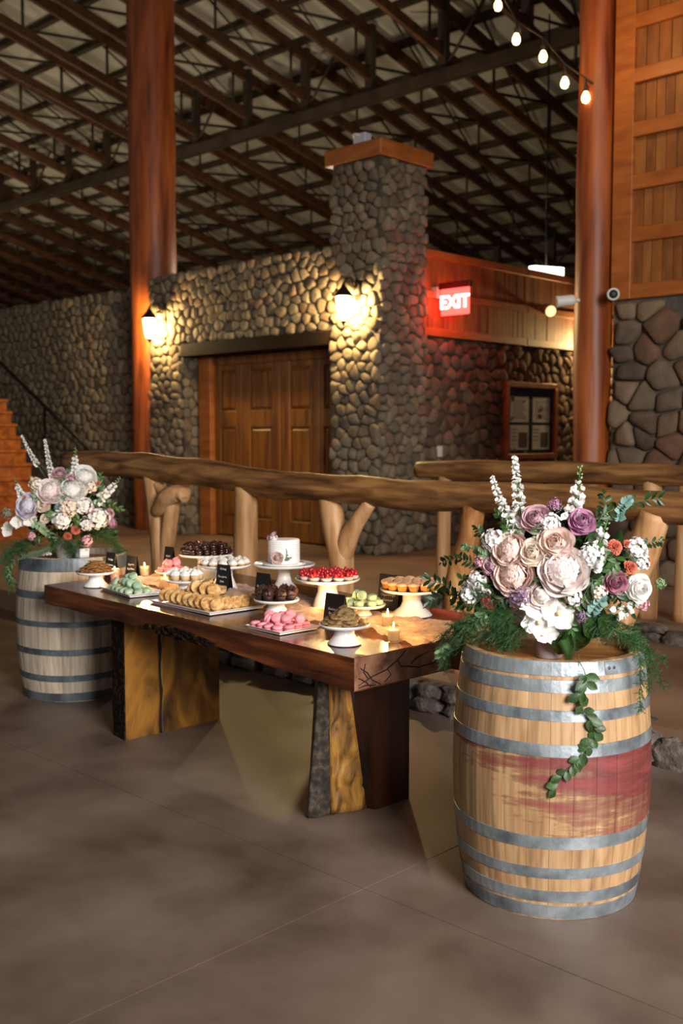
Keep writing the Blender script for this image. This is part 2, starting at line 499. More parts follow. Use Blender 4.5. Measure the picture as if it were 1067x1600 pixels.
for gy, dz in ((15.0, 1.22), (24.0, 1.1), (33.0, 1.0)):
    t = empty('roof_girder', (0, gy, rz_(gy)), parent=ceiling)
    for yo in (-.09, .09):
        G().box(-56, 0, yo - .03, yo + .03, -dz - .3, -dz - .12).build('girder_chord', M_PURL, t)
    vm = G().box(-.09, .09, -.06, .06, -dz - .2, -.1).mesh('girder_post', M_PURL)
    dm = G().tube([(0, 0, -dz - .12), (TS * .5, 0, -.35)], .035, 4).tube([(0, 0, -dz - .12), (-TS * .5, 0, -.35)], .035, 4).mesh('girder_brace', M_PURL)
    for i in range(28):
        link('girder_post', vm, t, (-4.95 - TS * i, 0, 0))
        if i % 2 == 0: link('girder_brace', dm, t, (-4.95 - TS * i, 0, 0))
# unseen far walls of the hall, added to block outside light under the eaves
G().box(-62, 9, 44, 44.3, 0, 3.4).build('wall_far_blocker', M_DARKW)['kind'] = 'structure'
G().box(-62.3, -62, -8, 44, 0, 14).build('wall_end_blocker', M_DARKW)['kind'] = 'structure'

# ------------------------------------------------------------------ log posts
def log_post(name, x, y, z0, z1, r0, r1, m, seed):
    g = G(); rings = []; n = 28; H = 40
    for i in range(H + 1):
        t = i / H; z = z0 + (z1 - z0) * t
        ring = []
        for k in range(n):
            a = 2 * PI * k / n
            r = r0 + (r1 - r0) * t + .018 * noise.noise(Vector((math.cos(a) * 1.3 + seed, math.sin(a) * 1.3, z * 1.1))) + .006 * noise.noise(Vector((math.cos(a) * 9, math.sin(a) * 9 + seed, z * 1.2)))
            d = min(abs(a - (3.6 + .12 * math.sin(z * 1.4))), 1)         # the drying crack
            if d < .12: r -= .02
            ring.append((x + r * math.cos(a), y + r * math.sin(a), z))
        rings.append(ring)
    return struct(g.loft(rings).build(name, m))
log_post('trim_1', -13.12, 9.55, .1, rz_(9.5), .33, .36, M_POST, 3)
log_post('trim_2', -5.06, 8.55, .2, 10.5, .163, .172, M_POST, 8)

# ------------------------------------------------------------------ double door under a dark lintel
YD = 9.55
door = struct(empty('door_1'))
G().rbox(-12.06, -9.07, WY - .035, YD + .1, 2.70, 2.885, .012).build('lintel', M_DARKW, door)
G().box(-12.03, -9.09, YD + .1, YD + .16, .18, 2.7).build('door_backing', M_DARKW, door)
for a, b in ((-11.975, -11.71), (-9.34, -9.1)):
    G().rbox(a, b, YD - .08, YD + .1, .18, 2.70, .01).build('jamb', M_TRIM if a < -11 else M_DOOR, door)
G().rbox(-11.71, -9.34, YD - .02, YD + .1, 2.58, 2.70, .01).build('head_rail', M_DOOR, door)
def leaf(name, x0, x1, st, knob=None):
    g = G(); z0, z1 = .2, 2.58
    g.rbox(x0 + .004, x0 + st, YD, YD + .06, z0, z1, .004); g.rbox(x1 - st, x1 - .004, YD, YD + .06, z0, z1, .004)
    rails = ((.2, .46), (1.715, 1.94), (2.50, 2.58))
    for a, b in rails: g.rbox(x0 + st, x1 - st, YD + .002, YD + .058, a, b, .004)
    o = g.build(name, M_DOOR, door)
    for a, b in ((.46, 1.715), (1.94, 2.50)):
        p = G(); p.box(x0 + st - .01, x1 - st + .01, YD + .03, YD + .045, a - .01, b + .01)
        i = .05
        p.loft([[(x0 + st + .01, YD + .03, a + .01), (x1 - st - .01, YD + .03, a + .01), (x1 - st - .01, YD + .03, b - .01), (x0 + st + .01, YD + .03, b - .01)],
                [(x0 + st + i, YD + .008, a + i), (x1 - st - i, YD + .008, a + i), (x1 - st - i, YD + .008, b - i), (x0 + st + i, YD + .008, b - i)]], smooth=False)
        p.build('panel', M_DOOR, o)
    if knob: G().tube([(knob, YD - .06, 1.2), (knob, YD - .06, 1.42)], .014, 8).tube([(knob, YD - .06, 1.22), (knob, YD + .01, 1.22)], .01, 6).tube([(knob, YD - .06, 1.4), (knob, YD + .01, 1.4)], .01, 6).build('handle', M_BLACK, o)
leaf('side_panel', -11.71, -11.12, .13)
leaf('door_leaf', -11.12, -10.335, .17)
leaf('door_leaf', -10.325, -9.6, .17)
leaf('side_panel', -9.6, -9.34, .07)

# ------------------------------------------------------------------ wall lanterns
M_GLOW = mat('lantern_glass_lit', '#fff0c8', rough=.4, emis='#ffd98a', estr=14, alpha=.45)
M_IRON = mat('lantern_iron', ['#1b1511', '#2c231b'], (20, 20, 20), .55, .1, metal=.5)
def wall_lantern(loc, wall, label, power):
    "loc: the lantern body; wall: (dx, dy) from the body to its backplate"
    t = empty('wall_lantern', loc)
    dx, dy = wall; a = math.atan2(dy, dx)
    Rm = Matrix.Rotation(a, 4, 'Z')
    L = math.hypot(dx, dy)
    G().rbox(-.016, .016, -.055, .055, .1, .36, .008).xf(Matrix.Translation((dx * .97, dy * .97, 0)) @ Rm).build('backplate', M_IRON, t)
    G().tube([(L, 0, .16), (L * .8, 0, .30), (L * .45, 0, .36), (L * .1, 0, .33), (0, 0, .26)], .012, 6).tube([(L, 0, .28), (L * .7, 0, .25), (L * .5, 0, .34)], .008, 6).xf(Rm).build('arm', M_IRON, t)
    G().lathe([(.012, .30), (.018, .27), (.03, .25), (.05, .22), (.11, .15), (.125, .13), (.118, .125), (.03, .128)], 12).build('cap', M_IRON, t)
    G().lathe([(.03, -.16), (.055, -.13), (.075, -.02), (.09, .11), (.085, .125), (.03, .125)], 12).build('glass', M_GLOW, t)
    b = G().lathe([(.006, -.215), (.016, -.2), (.02, -.18), (.045, -.165), (.05, -.155), (.02, -.15)], 10)
    for k in range(6):
        c, s = math.cos(k * PI / 3), math.sin(k * PI / 3)
        b.tube([(.05 * c, .05 * s, -.155), (.08 * c, .08 * s, -.02), (.095 * c, .095 * s, .13)], .004, 4)
    b.build('cage', M_IRON, t)
    tag(t, label, 'lantern')
    d = bpy.data.lights.new('lantern_light', 'POINT'); d.energy = power; d.color = (1, .70, .30); d.shadow_soft_size = .05
    o = bpy.data.objects.new('lantern_light', d); COL.objects.link(o); o.location = (loc[0], loc[1], loc[2] + .01)
    return t
wall_lantern((-8.64, 9.0, 3.10), (.02, .24), 'glowing black wall lantern on the stone pillar, right of the wooden double door', 300)
wall_lantern((-12.48, 9.0, 3.13), (.06, .24), 'glowing black wall lantern by the log post, left of the wooden double door', 280)
wall_lantern((-8.1, 13.98, 3.0), (-.24, .0), 'wall lantern on the board wall, hidden behind the reddish log post', 190)

# ------------------------------------------------------------------ exit sign, bulletin board and fixtures on the board wall
M_RED = mat('exit_red', '#ff2a1c', rough=.4, emis='#ff4a40', estr=4)
M_EXW = mat('exit_letters', '#fff0ee', rough=.4, emis='#ffe4e0', estr=3.6)
M_DKRED = mat('exit_housing', '#4a0f0c', rough=.5)
t = empty('exit_sign', (-8.0, 10.3, 3.07))
G().rbox(-.24, .24, -.03, .03, .32, .40, .006).build('top_bar', M_DKRED, t)
G().rbox(-.215, .215, -.012, .012, 0, .32, .006).build('panel', M_RED, t)
f = bpy.data.curves.new('letters', 'FONT'); f.body = 'EXIT'; f.size = .22; f.align_x = 'CENTER'; f.extrude = .004; f.offset = .006
f.materials.append(M_EXW)
tmp = bpy.data.objects.new('letters', f)
o = link('lettering', bpy.data.meshes.new_from_object(tmp), t, (0, -.017, .085)); o.rotation_euler = (PI / 2, 0, 0)
bpy.data.objects.remove(tmp)
G().rbox(-.37, -.24, -.05, .05, .22, .36, .006).build('wall_bracket', mat('bracket_grey', '#b8a8a0', rough=.5), t)
tag(t, 'lit red EXIT sign jutting out from the board wall beside the stone pillar', 'sign')
for s in (-1, 1):
    d = bpy.data.lights.new('exit_glow', 'POINT'); d.energy = 10; d.color = (1, .05, .03); d.shadow_soft_size = .12
    o = bpy.data.objects.new('exit_glow', d); COL.objects.link(o); o.location = (-8.02, 10.3 + s * .16, 3.2)

t = empty('notice_board', (XE + .02, 12.43, 1.80))
M_FRAME = mat('notice_frame', ['#8a4a1c', '#a8622c'], (6, 6, 6), .5, .1)
M_PAPER = mat('notice_paper', ['#cfc8b8', '#ddd6c6'], (3, 3, 3), .8)
M_INK = mat('notice_ink', '#5a544c', rough=.9)
w, h = .64, .53
G().rbox(0, .03, -w + .06, w - .06, -h + .06, h - .06, .004).build('backing', M_CARD, t)
for z in (-h, h - .075): G().rbox(0, .07, -w, w, z, z + .075, .006).build('frame_rail', M_FRAME, t)
for y in (-w, w - .08): G().rbox(0, .07, y, y + .08, -h + .075, h - .075, .006).build('frame_stile', M_FRAME, t)
for i, (y0, y1, z0, z1) in enumerate(((-.5, -.06, -.02, .33), (.04, .46, -.02, .33), (-.5, -.06, -.4, -.06), (.04, .46, -.4, -.06))):
    p = G().box(.031, .034, y0, y1, z0, z1).build('notice_sheet', M_PAPER, t)
    g = G()
    if i < 2:
        for k in range(9): g.box(.0345, .0355, y0 + .04 + .015 * (k % 3), y1 - .05 - .03 * (k * 7 % 4), z1 - .06 - .03 * k, z1 - .052 - .03 * k)
    else:
        g.box(.0345, .0355, y0 + .2, y1 - .03, z0 + .03, z1 - .1)
        for k in range(4): g.box(.0345, .0355, y0 + .03, y0 + .16, z1 - .06 - .05 * k, z1 - .05 - .05 * k)
    g.build('print', M_INK, p)
tag(t, 'wooden framed notice board with four paper sheets on the stone wall', 'notice board')

t = empty('wall_switch', (XE + .04, 10.42, 1.40))
G().rbox(-.02, .012, -.045, .045, -.07, .07, .004).build('plate', M_WHITE, t); G().rbox(.012, .02, -.014, .014, -.03, .03, .002).build('toggle', M_WHITE, t)
tag(t, 'small white switch plate on the stone wall beside the pillar', 'switch')

M_LAMPW = mat('shade_lit', '#fffaf0', rough=.5, emis='#fff4e0', estr=5)
t = empty('ceiling_lamp', (-8.6, 13.2, 3.99))
G().loft([[(-.05, -.36, -.03), (.05, -.36, -.03), (.05, -.36, .02), (-.05, -.36, .02)], [(-.14, .26, -.09), (.14, .26, -.09), (.14, .26, .05), (-.14, .26, .05)]], smooth=False).build('shade', M_LAMPW, t)
G().tube([(0, 0, .05), (0, 0, 3.6)], .012, 6).build('hanging_rod', M_BLACK, t)
tag(t, 'white glowing wedge-shaped lamp above the board wall', 'lamp')
t = empty('spotlight', (XE + .07, 12.62, 3.33))
G().tube([(0, 0, 0), (.1, -.02, .02)], .02, 8).build('bracket', M_IRON, t)
G().tube([(.06, -.05, .03), (.16, -.1, 0), (.24, -.14, -.03)], [.05, .075, .085], 12).build('housing', mat('spot_housing', '#8a7860', rough=.4), t)
G().lathe([(.02, 0), (.07, 0), (.075, .012), (.02, .016)], 12).xf(Matrix.Translation((.245, -.143, -.032)) @ Vector((.8, -.5, -.3)).to_track_quat('Z', 'Y').to_matrix().to_4x4()).build('lens', mat('spot_lens', '#ffe9b8', rough=.3, emis='#ffd890', estr=2), t)
tag(t, 'small spotlight on the trim of the board wall left of the log post', 'spotlight')
def bullet_cam(loc, d, label, dark):
    t = empty('security_camera', loc)
    q = Vector(d).to_track_quat('Z', 'Y').to_matrix().to_4x4()
    G().lathe([(.03, 0), (.045, .005), (.05, .03), (.05, .14), (.054, .15), (.054, .165), (.04, .165), (.038, .15)], 14).xf(q).build('body', M_WHITE, t)
    G().lathe([(.03, .146), (.038, .149), (.036, .158), (.01, .16)], 14).xf(q).build('lens', M_CARD, t)
    b = Vector(d).normalized()
    G().tube([(0, 0, 0), tuple(-b * .04 + Vector((0, 0, -.01))), tuple(Vector(dark))], .02, 8).build('bracket', M_WHITE, t)
    tag(t, label, 'camera')
bullet_cam((-5.14, 8.37, 2.83), (-.9, -.75, -.12), 'white security camera on the left side of the reddish log post', (.0, .05, -.01))
bullet_cam((-4.80, 8.42, 2.85), (.55, -.8, -.1), 'round faced security camera on the right edge of the reddish log post', (-.06, .06, -.02))
t = empty('emergency_light', (-8.9, 9.6, 5.02))
G().rbox(-.1, .1, -.06, .06, 0, .24, .01).build('case', mat('pale_case', '#c9c6d2', rough=.4), t)
G().lathe([(.02, 0), (.05, 0), (.055, .03), (.02, .04)], 12, (-.04, -.06, .2)).build('lamp_head', M_WHITE, t)
tag(t, 'small white box standing on top of the stone pillar', 'light')

# ------------------------------------------------------------------ string lights
M_BULB = mat('bulb_lit', '#fff2d0', rough=.3, emis='#ffcf80', estr=9)
M_WIRE = mat('string_wire', '#2a2018', rough=.6)
t = empty('string_lights', (-5.0, 8.38, 4.70))
P0 = Vector((-5.0, 8.38, 4.70))
bul = [(-5.06, 8.36, 4.60), (-5.22, 8.27, 4.74), (-5.43, 8.24, 5.01), (-5.70, 8.21, 5.22), (-5.90, 8.2, 5.57)]
ws = [P0] + [Vector(b) + Vector((.0, 0, .15)) for b in bul] + [Vector((-6.2, 8.1, 6.1)), Vector((-6.9, 8.0, 7.6)), Vector((-7.6, 7.9, rz_(7.9) - 1.1))]
G().tube([p - P0 for p in ws], .009, 6).build('wire', M_WIRE, t)
bm_ = G().lathe([(.012, .045), (.022, .03), (.036, -.0), (.038, -.025), (.028, -.052), (.008, -.062)], 14).mesh('bulb', M_BULB)
sm_ = G().lathe([(.008, .15), (.01, .1), (.02, .09), (.022, .04), (.012, .038)], 10).mesh('socket', M_WIRE)
for b in bul:
    s = link('socket', sm_, t, Vector(b) - P0); link('bulb', bm_, s)
tag(t, 'string of warm glowing bulbs fixed to the reddish log post', 'string lights')
d = bpy.data.lights.new('string_glow', 'POINT'); d.energy = 20; d.color = (1, .58, .22); d.shadow_soft_size = .2
o = bpy.data.objects.new('string_glow', d); COL.objects.link(o); o.location = (-4.6, 7.7, 4.9)

# ------------------------------------------------------------------ log railings
def log(g, pts, rads, n=18, sub=8, seed=0, bumps=.12, fine=.03):
    P = [Vector(p) for p in pts]; out = []; rr = []
    for i in range(len(P) - 1):
        for j in range(sub):
            t = j / sub
            p0, p1, p2, p3 = P[max(i - 1, 0)], P[i], P[i + 1], P[min(i + 2, len(P) - 1)]
            out.append(.5 * (2 * p1 + (p2 - p0) * t + (2 * p0 - 5 * p1 + 4 * p2 - p3) * t * t + (3 * p1 - p0 - 3 * p2 + p3) * t ** 3))
            rr.append(rads[i] + (rads[i + 1] - rads[i]) * t)
    out.append(P[-1]); rr.append(rads[-1])
    h = G(); h.tube(out, rr, n)
    for i, v in enumerate(h.v):
        k = min(i // n, len(out) - 1); c = out[k]; d = Vector(v) - c
        s = 1 + bumps * noise.noise(Vector((c.x * 2.2 + seed, c.z * 2.2 + c.y, d.normalized().z))) * 1.6 + fine * noise.noise(Vector(v) * 14 + Vector((seed, 0, 0)))
        h.v[i] = tuple(c + d * s)
    g.merge(h)
    return g
rail = empty('log_railing', (-5, 5.05, .18))
O = Vector((-5, 5.05, .18))
def L_(*pts): return [Vector(p) - O for p in pts]
log(G(), L_((-8.25, 5.05, 1.385), (-7.2, 5.05, 1.36), (-6.2, 5.06, 1.315), (-5.5, 5.05, 1.275), (-4.9, 5.04, 1.262), (-4.35, 5.05, 1.245), (-3.85, 5.05, 1.252), (-3.2, 5.06, 1.255), (-2.4, 5.05, 1.245), (-1.2, 5.05, 1.24)),
    [.09, .105, .105, .106, .096, .106, .094, .098, .086, .088], 20, 8, 3, .13, .05).build('top_rail', M_LOG, rail)
g = G()   # forked post with the burl
log(g, L_((-6.86, 5.05, .17), (-6.88, 5.05, .6), (-6.93, 5.05, .9), (-6.98, 5.05, 1.30)), [.1, .085, .075, .075], 12, 5, 1)
log(g, L_((-6.85, 5.05, .5), (-6.78, 5.05, .85), (-6.72, 5.04, 1.05), (-6.70, 5.03, 1.14)), [.06, .06, .06, .05], 10, 5, 2)
log(g, L_((-6.95, 5.02, 1.02), (-6.84, 5.0, 1.03), (-6.72, 5.0, 1.13), (-6.58, 5.02, 1.17), (-6.5, 5.0, 1.12)), [.03, .06, .085, .07, .03], 10, 4, 5, .35)
log(g, L_((-6.74, 5.03, 1.1), (-6.85, 5.04, 1.18), (-6.95, 5.05, 1.25)), [.05, .045, .04], 8, 4, 9)
g.build('forked_post', M_LOGB, rail)
g = G(); log(g, L_((-5.87, 5.06, .17), (-5.86, 5.06, .8), (-5.83, 5.05, 1.24)), [.098, .092, .085], 16, 6, 4, .05)
g.build('post', M_LOGB, rail)
g = G()
log(g, L_((-4.86, 5.05, .17), (-4.86, 5.05, .6), (-4.87, 5.05, .8), (-4.93, 5.05, 1.0), (-4.99, 5.05, 1.22)), [.085, .078, .09, .082, .075], 14, 6, 6, .1)
log(g, L_((-4.86, 5.05, .74), (-4.79, 5.04, .92), (-4.70, 5.03, 1.04), (-4.58, 5.03, 1.18)), [.06, .066, .05, .045], 12, 6, 7, .15)
g.build('forked_post', M_LOGB, rail)
g = G(); log(g, L_((-3.9, 5.06, .17), (-3.88, 5.06, .7), (-3.8, 5.05, 1.0), (-3.77, 5.05, 1.22)), [.09, .1, .07, .07], 14, 6, 8, .15, .12)
g.build('post', M_LOGK, rail)
g = G(); log(g, L_((-2.96, 5.02, .17), (-2.83, 5.02, .55), (-2.7, 5.03, .9), (-2.6, 5.04, 1.22)), [.1, .095, .09, .082], 14, 6, 9, .08, .05)
g.build('leaning_post', M_LOGB, rail)
g = G(); log(g, L_((-1.5, 5.05, .17), (-1.5, 5.05, 1.2)), [.09, .085], 12, 8, 10, .06)
g.build('post', M_LOGB, rail)
tag(rail, 'rough log railing on forked peeled posts behind the dessert table', 'railing')

rail = empty('terrace_railing', (-4.5, 6.95, .30)); O = Vector((-4.5, 6.95, .30))
log(G(), L_((-5.78, 6.95, 1.315), (-5.2, 6.95, 1.325), (-4.4, 6.95, 1.33), (-3.6, 6.95, 1.335), (-3.25, 6.95, 1.33), (-1.6, 6.95, 1.32)), [.07, .085, .085, .082, .068, .07], 18, 8, 13, .06, .03).build('top_rail', M_LOG, rail)
for x, y, m, r in ((-5.51, 6.95, M_LOGB, .058), (-3.63, 6.95, M_LOGB, .07), (-3.38, 6.98, M_LOGB, .06), (-2.1, 6.95, M_LOGB, .07)):
    g = G(); log(g, L_((x, y, .29), (x + .01, y, .8), (x + .02, y, 1.29)), [r * 1.05, r, r * .97], 14, 5, x, .05); g.build('post', m, rail)
tag(rail, 'second log railing standing on the stone-edged terrace near the notice board', 'railing')

# ------------------------------------------------------------------ wooden stair with black handrail, far left
M_STAIR = mat('stair_wood', ['#7a3c12', '#a05620', '#b5692c'], (3, 10, 10), .35, .1, coat=.3)
st = empty('wooden_stair', (-13.2, 7, .18))
for k in range(10):
    x = -13.2 - .3 * k; z = .38 + .2 * k; w = 7.855 + .087 * k
    G().rbox(x - .29, x + .0, 4.6, w - .02, .18, z - .05, .004).build('riser', M_STAIR, st, (13.2, -7, -.18))
    G().rbox(x - .30, x + .025, 4.6, w, z - .048, z, .008).build('tread', M_STAIR, st, (13.2, -7, -.18))
tag(st, 'orange-brown wooden stair rising to the left of the log post', 'stair')
hr = empty('handrail', (-14, 8.78, .18)); O = Vector((-14, 8.78, .18))
G().tube(L_((-13.55, 8.78, 1.28), (-16.45, 8.78, 2.84), (-18.0, 8.78, 3.67)), .03, 8).build('top_bar', M_BLACK, hr)
for x in (-13.75, -15.0, -16.6): G().tube(L_((x, 8.78, .18), (x, 8.78, 1.28 + (-13.55 - x) * .538)), .022, 8).build('post', M_BLACK, hr)
tag(hr, 'sloping black metal handrail beside the wooden stair', 'handrail')
g = G(); g.prism([(-13.6, 8.62), (-17.6, 8.62), (-17.6, 8.72), (-13.6, 8.72)], .18, .5)
g2 = G(); g2.loft([[(-13.6, 8.62, .18), (-13.6, 8.72, .18), (-13.6, 8.72, .45), (-13.6, 8.62, .45)], [(-17.6, 8.62, .18), (-17.6, 8.72, .18), (-17.6, 8.72, 2.55), (-17.6, 8.62, 2.55)]], smooth=False)
tag(g2.build('stair_parapet', M_MORTARR), 'low sloping masonry parapet under the black handrail', 'parapet')

# ------------------------------------------------------------------ wine barrels
M_HOOP = mat('galvanised_hoop', ['#6a7277', '#8f979c', '#a6adb1'], (9, 9, 9), .42, .12, 70, metal=.6, detail=6, rvar=.1)
M_HOOPD = mat('weathered_hoop', ['#454b50', '#626a70', '#757d83'], (9, 9, 9), .5, .15, 70, metal=.5, detail=6, rvar=.1)
M_RIVET = mat('rivet', '#4a4d50', rough=.5, metal=.7)
M_HEAD = mat('barrel_head_oak', ['#7a4d22', '#96632e', '#a8743c'], (2, 18, 18), .5, .15, None, detail=5)
def barrel(name, loc, rz, h, rtop, rb, rbase, hoops, cols, stain, label, hoop_m):
    t = empty(name, loc, rz)
    m = mat(name + '_oak', cols, (34, 34, 1.8), .55, .2, None, detail=6, distort=.3, ref=t, offs=False, val=.1, stops=[.28, .5, .72])
    nt = m.node_tree; N = nt.nodes; Lk = nt.links; b = N['Principled BSDF']
    if stain:
        tc = N.new('ShaderNodeTexCoord'); tc.object = t
        sx = N.new('ShaderNodeSeparateXYZ'); Lk.new(tc.outputs['Object'], sx.inputs[0])
        mp = N.new('ShaderNodeMapping'); mp.inputs['Scale'].default_value = (3.2, 3.2, 26); Lk.new(tc.outputs['Object'], mp.inputs[0])
        n1 = N.new('ShaderNodeTexNoise'); n1.inputs['Scale'].default_value = 1; n1.inputs['Detail'].default_value = 7; n1.inputs['Roughness'].default_value = .65; Lk.new(mp.outputs[0], n1.inputs[0])
        mp2 = N.new('ShaderNodeMapping'); mp2.inputs['Scale'].default_value = (44, 44, 3); Lk.new(tc.outputs['Object'], mp2.inputs[0])
        n2 = N.new('ShaderNodeTexNoise'); n2.inputs['Scale'].default_value = 1; n2.inputs['Detail'].default_value = 3; Lk.new(mp2.outputs[0], n2.inputs[0])
        def mth(op, a, bb, cl=False):
            q = N.new('ShaderNodeMath'); q.operation = op; q.use_clamp = cl
            for i, s in enumerate((a, bb)):
                if hasattr(s, 'links'): Lk.new(s, q.inputs[i])
                else: q.inputs[i].default_value = s
            return q.outputs[0]
        v = mth('ADD', mth('MULTIPLY', sx.outputs['X'], 1.15), .26)
        v = mth('ADD', v, mth('MULTIPLY', mth('SUBTRACT', sx.outputs['Z'], .47), 2.1))
        v = mth('ADD', v, mth('MULTIPLY', mth('SUBTRACT', n1.outputs['Fac'], .5), 1.9))
        v = mth('ADD', v, mth('MULTIPLY', mth('SUBTRACT', n2.outputs['Fac'], .5), .45))
        cr = N.new('ShaderNodeValToRGB'); e = cr.color_ramp.elements
        e[0].position = .0; e[0].color = (0, 0, 0, 1); e[1].position = .42; e[1].color = (1, 1, 1, 1); q = e.new(.10); q.color = (.55, .55, .55, 1)
        Lk.new(v, cr.inputs[0])
        lo = mth('GREATER_THAN', sx.outputs['Z'], .285); hi = mth('LESS_THAN', sx.outputs['Z'], .6)
        fac = mth('MULTIPLY', mth('MULTIPLY', cr.outputs[0], mth('MULTIPLY', lo, hi)), .94)
        mx = N.new('ShaderNodeMix'); mx.data_type = 'RGBA'
        src = b.inputs['Base Color'].links[0].from_socket
        wn = N.new('ShaderNodeValToRGB'); e = wn.color_ramp.elements; e[0].position = .35; e[0].color = lin('#430d16'); e[1].position = .66; e[1].color = lin('#7c3034')
        Lk.new(n1.outputs['Fac'], wn.inputs[0])
        Lk.new(fac, mx.inputs['Factor']); Lk.new(src, mx.inputs['A']); Lk.new(wn.outputs[0], mx.inputs['B'])
        Lk.new(mx.outputs['Result'], b.inputs['Base Color'])
    def rad(z):
        q = z / h
        return rbase + (rtop - rbase) * q + (rb - (rbase + rtop) / 2) * (1 - (2 * q - 1) ** 2)
    ns = 28; da = 2 * PI / ns * .985
    rings = []
    for i in range(15):
        z = h * i / 14; r = rad(z); ri = r - .026
        rings.append([((r + o) * math.sin(a), -(r + o) * math.cos(a), z) for a, o in ((-da / 2, 0), (-da / 4, .001), (0, .0015), (da / 4, .001), (da / 2, 0))] +
                     [(ri * math.sin(a), -ri * math.cos(a), z) for a in (da / 2, -da / 2)])
    sm = G().loft(rings, smooth=False).mesh('stave', m)
    for k in range(ns):
        link('stave', sm, t).rotation_euler = (0, 0, 2 * PI * (k + .5) / ns)
    hr = rad(h - .04) - .027
    for k in range(6):                                           # head boards
        y0, y1 = -hr + 2 * hr * k / 6, -hr + 2 * hr * (k + 1) / 6 - .002
        pl = []
        for y in (y0, (y0 + y1) / 2, y1): pl.append((math.sqrt(max(hr * hr - y * y, .0004)), y))
        pl += [(-x, y) for x, y in reversed(pl)]
        G().prism(pl, h - .065, h - .04).build('head_board', M_HEAD, t)
    for i, (z0, z1) in enumerate(hoops):
        g = G(); nh = 64; o1 = .0035
        rr = [[], [], [], []]
        for k in range(nh):
            a = 2 * PI * k / nh; c, s = math.cos(a), math.sin(a); w = .0015 * math.sin(a * 3 + i)
            for q, (r_, z_) in enumerate(((rad(z0) + .0005, z0), (rad(z0) + o1, z0 + .001), (rad(z1) + o1, z1 - .001), (rad(z1) + .0005, z1))):
                rr[q].append((r_ * c, r_ * s, z_ + w))
        g.loft(rr, caps=False, smooth=False)
        a0 = -1.0 + i * .55; nl = 8; rr = [[], [], [], []]        # the riveted lap
        for k in range(nl):
            a = a0 + .16 * k / (nl - 1); c, s = math.cos(a), math.sin(a); w = .0015 * math.sin(a * 3 + i)
            for q, (r_, z_) in enumerate(((rad(z0) + o1, z0 + .002), (rad(z0) + o1 + .0025, z0 + .004), (rad(z1) + o1 + .0025, z1 - .003), (rad(z1) + o1, z1 - .001))):
                rr[q].append((r_ * c, r_ * s, z_ + w))
        g.loft(rr, closed=False, caps=False)
        ho = g.build('hoop', hoop_m, t)
        rv = G()
        for k in (.3, .7):
            a = a0 + .16 * k; zc = (z0 + z1) / 2; r_ = rad(zc) + o1 + .002
            G_ = G().lathe([(.006, 0), (.005, .002), (.002, .003)], 8).xf(Matrix.Translation((r_ * math.cos(a), r_ * math.sin(a), zc)) @ Vector((math.cos(a), math.sin(a), 0)).to_track_quat('Z', 'Y').to_matrix().to_4x4())
            G_.build('rivet', M_RIVET, ho)
    tag(t, label, 'barrel')
    return t
BR = (-2.037, 3.201); BRZ = .567
barrel('wine_barrel', (*BR, 0), BRZ, .88, .311, .349, .302,
       [(.832, .879), (.778, .821), (.687, .724), (.570, .613), (.256, .300), (.150, .189), (.062, .105), (.002, .052)],
       ['#7d5c3c', '#9f7d58', '#b4936c'], True, 'tan wine barrel with a red wine stain, under the larger bouquet', M_HOOP)
BLX = (-5.797, 3.58)
barrel('wine_barrel', (*BLX, 0), 1.0, .876, .322, .36, .318,
       [(.795, .874), (.632, .678), (.462, .497), (.289, .328), (.127, .168), (.002, .055)],
       ['#8c7c6a', '#b2a28e', '#c4b6a2'], False, 'pale weathered wine barrel at the far end of the dessert table', M_HOOPD)

# ------------------------------------------------------------------ slab table
M_SLAB = mat('slab_wood', ['#220d05', '#512710', '#7a431e'], (1.5, 16, 16), .25, .12, None, detail=7, distort=.6, coat=.3, stops=[.3, .5, .7])
M_ENDG = mat('end_grain', ['#4c2e1e', '#7a5440', '#8c664e'], (14, 14, 14), .4, .3, None, detail=6, coat=.15)
M_CRACK = mat('crack_dark', '#120805', rough=.9)
M_GOLD = mat('sapwood', ['#1c1006', '#5c3a10', '#8a5c1e', '#6e4412'], (6, 6, 2.6), .45, .5, None, detail=7, distort=1.1, stops=[.28, .44, .58, .7])
M_LEGD = mat('leg_heartwood', ['#1a0b05', '#331709', '#4a2410'], (9, 9, 1.2), .35, .15, None, detail=6)
M_BARKD = mat('bark_dark', ['#080504', '#1a110a', '#3a2a1a'], (40, 40, 40), .95, 1.0, None, detail=8, spec=.1)
M_BARK = mat('bark', ['#0c0907', '#2b221a', '#4e4234'], (30, 30, 30), .9, 1.0, None, detail=8)
M_LIVE = mat('live_edge', ['#3a240a', '#8f6222', '#b5843a'], (16, 16, 4.5), .6, 1.0, None, detail=8, distort=1.2, stops=[.3, .5, .68])
TA = Vector((-2.832, 3.014, 0)); TRZ = -.039
def ttop(s): return .734 + .0122 * s
def tz(x, y): return ttop((TA.x - x) * .99924 + (y - TA.y) * .039)
STANDS = dict(A=(-5.11, 3.294, .082, .109, .07), B=(-4.634, 3.562, .062, .109, .06), C=(-4.511, 3.74, .142, .149, .075), D=(-4.942, 3.954, .145, .163, .08), E=(-4.273, 3.972, .148, .174, .077),
              F=(-3.781, 3.463, .069, .112, .052), G=(-3.712, 3.751, .149, .164, .078), H=(-3.415, 3.693, .062, .11, .05), I=(-3.285, 3.904, .13, .155, .099), J=(-3.049, 3.182, .084, .109, .071), K=(-5.06, 3.80, .043, .11, .06))
FEET = [(-3.169, 3.595), (-2.935, 3.368), (-3.53, 3.60), (-4.80, 3.545), (-5.24, 3.72), (-5.213, 3.49)]
table = empty('slab_table', TA, TRZ)                      # local x = towards the near end, y = towards the railing
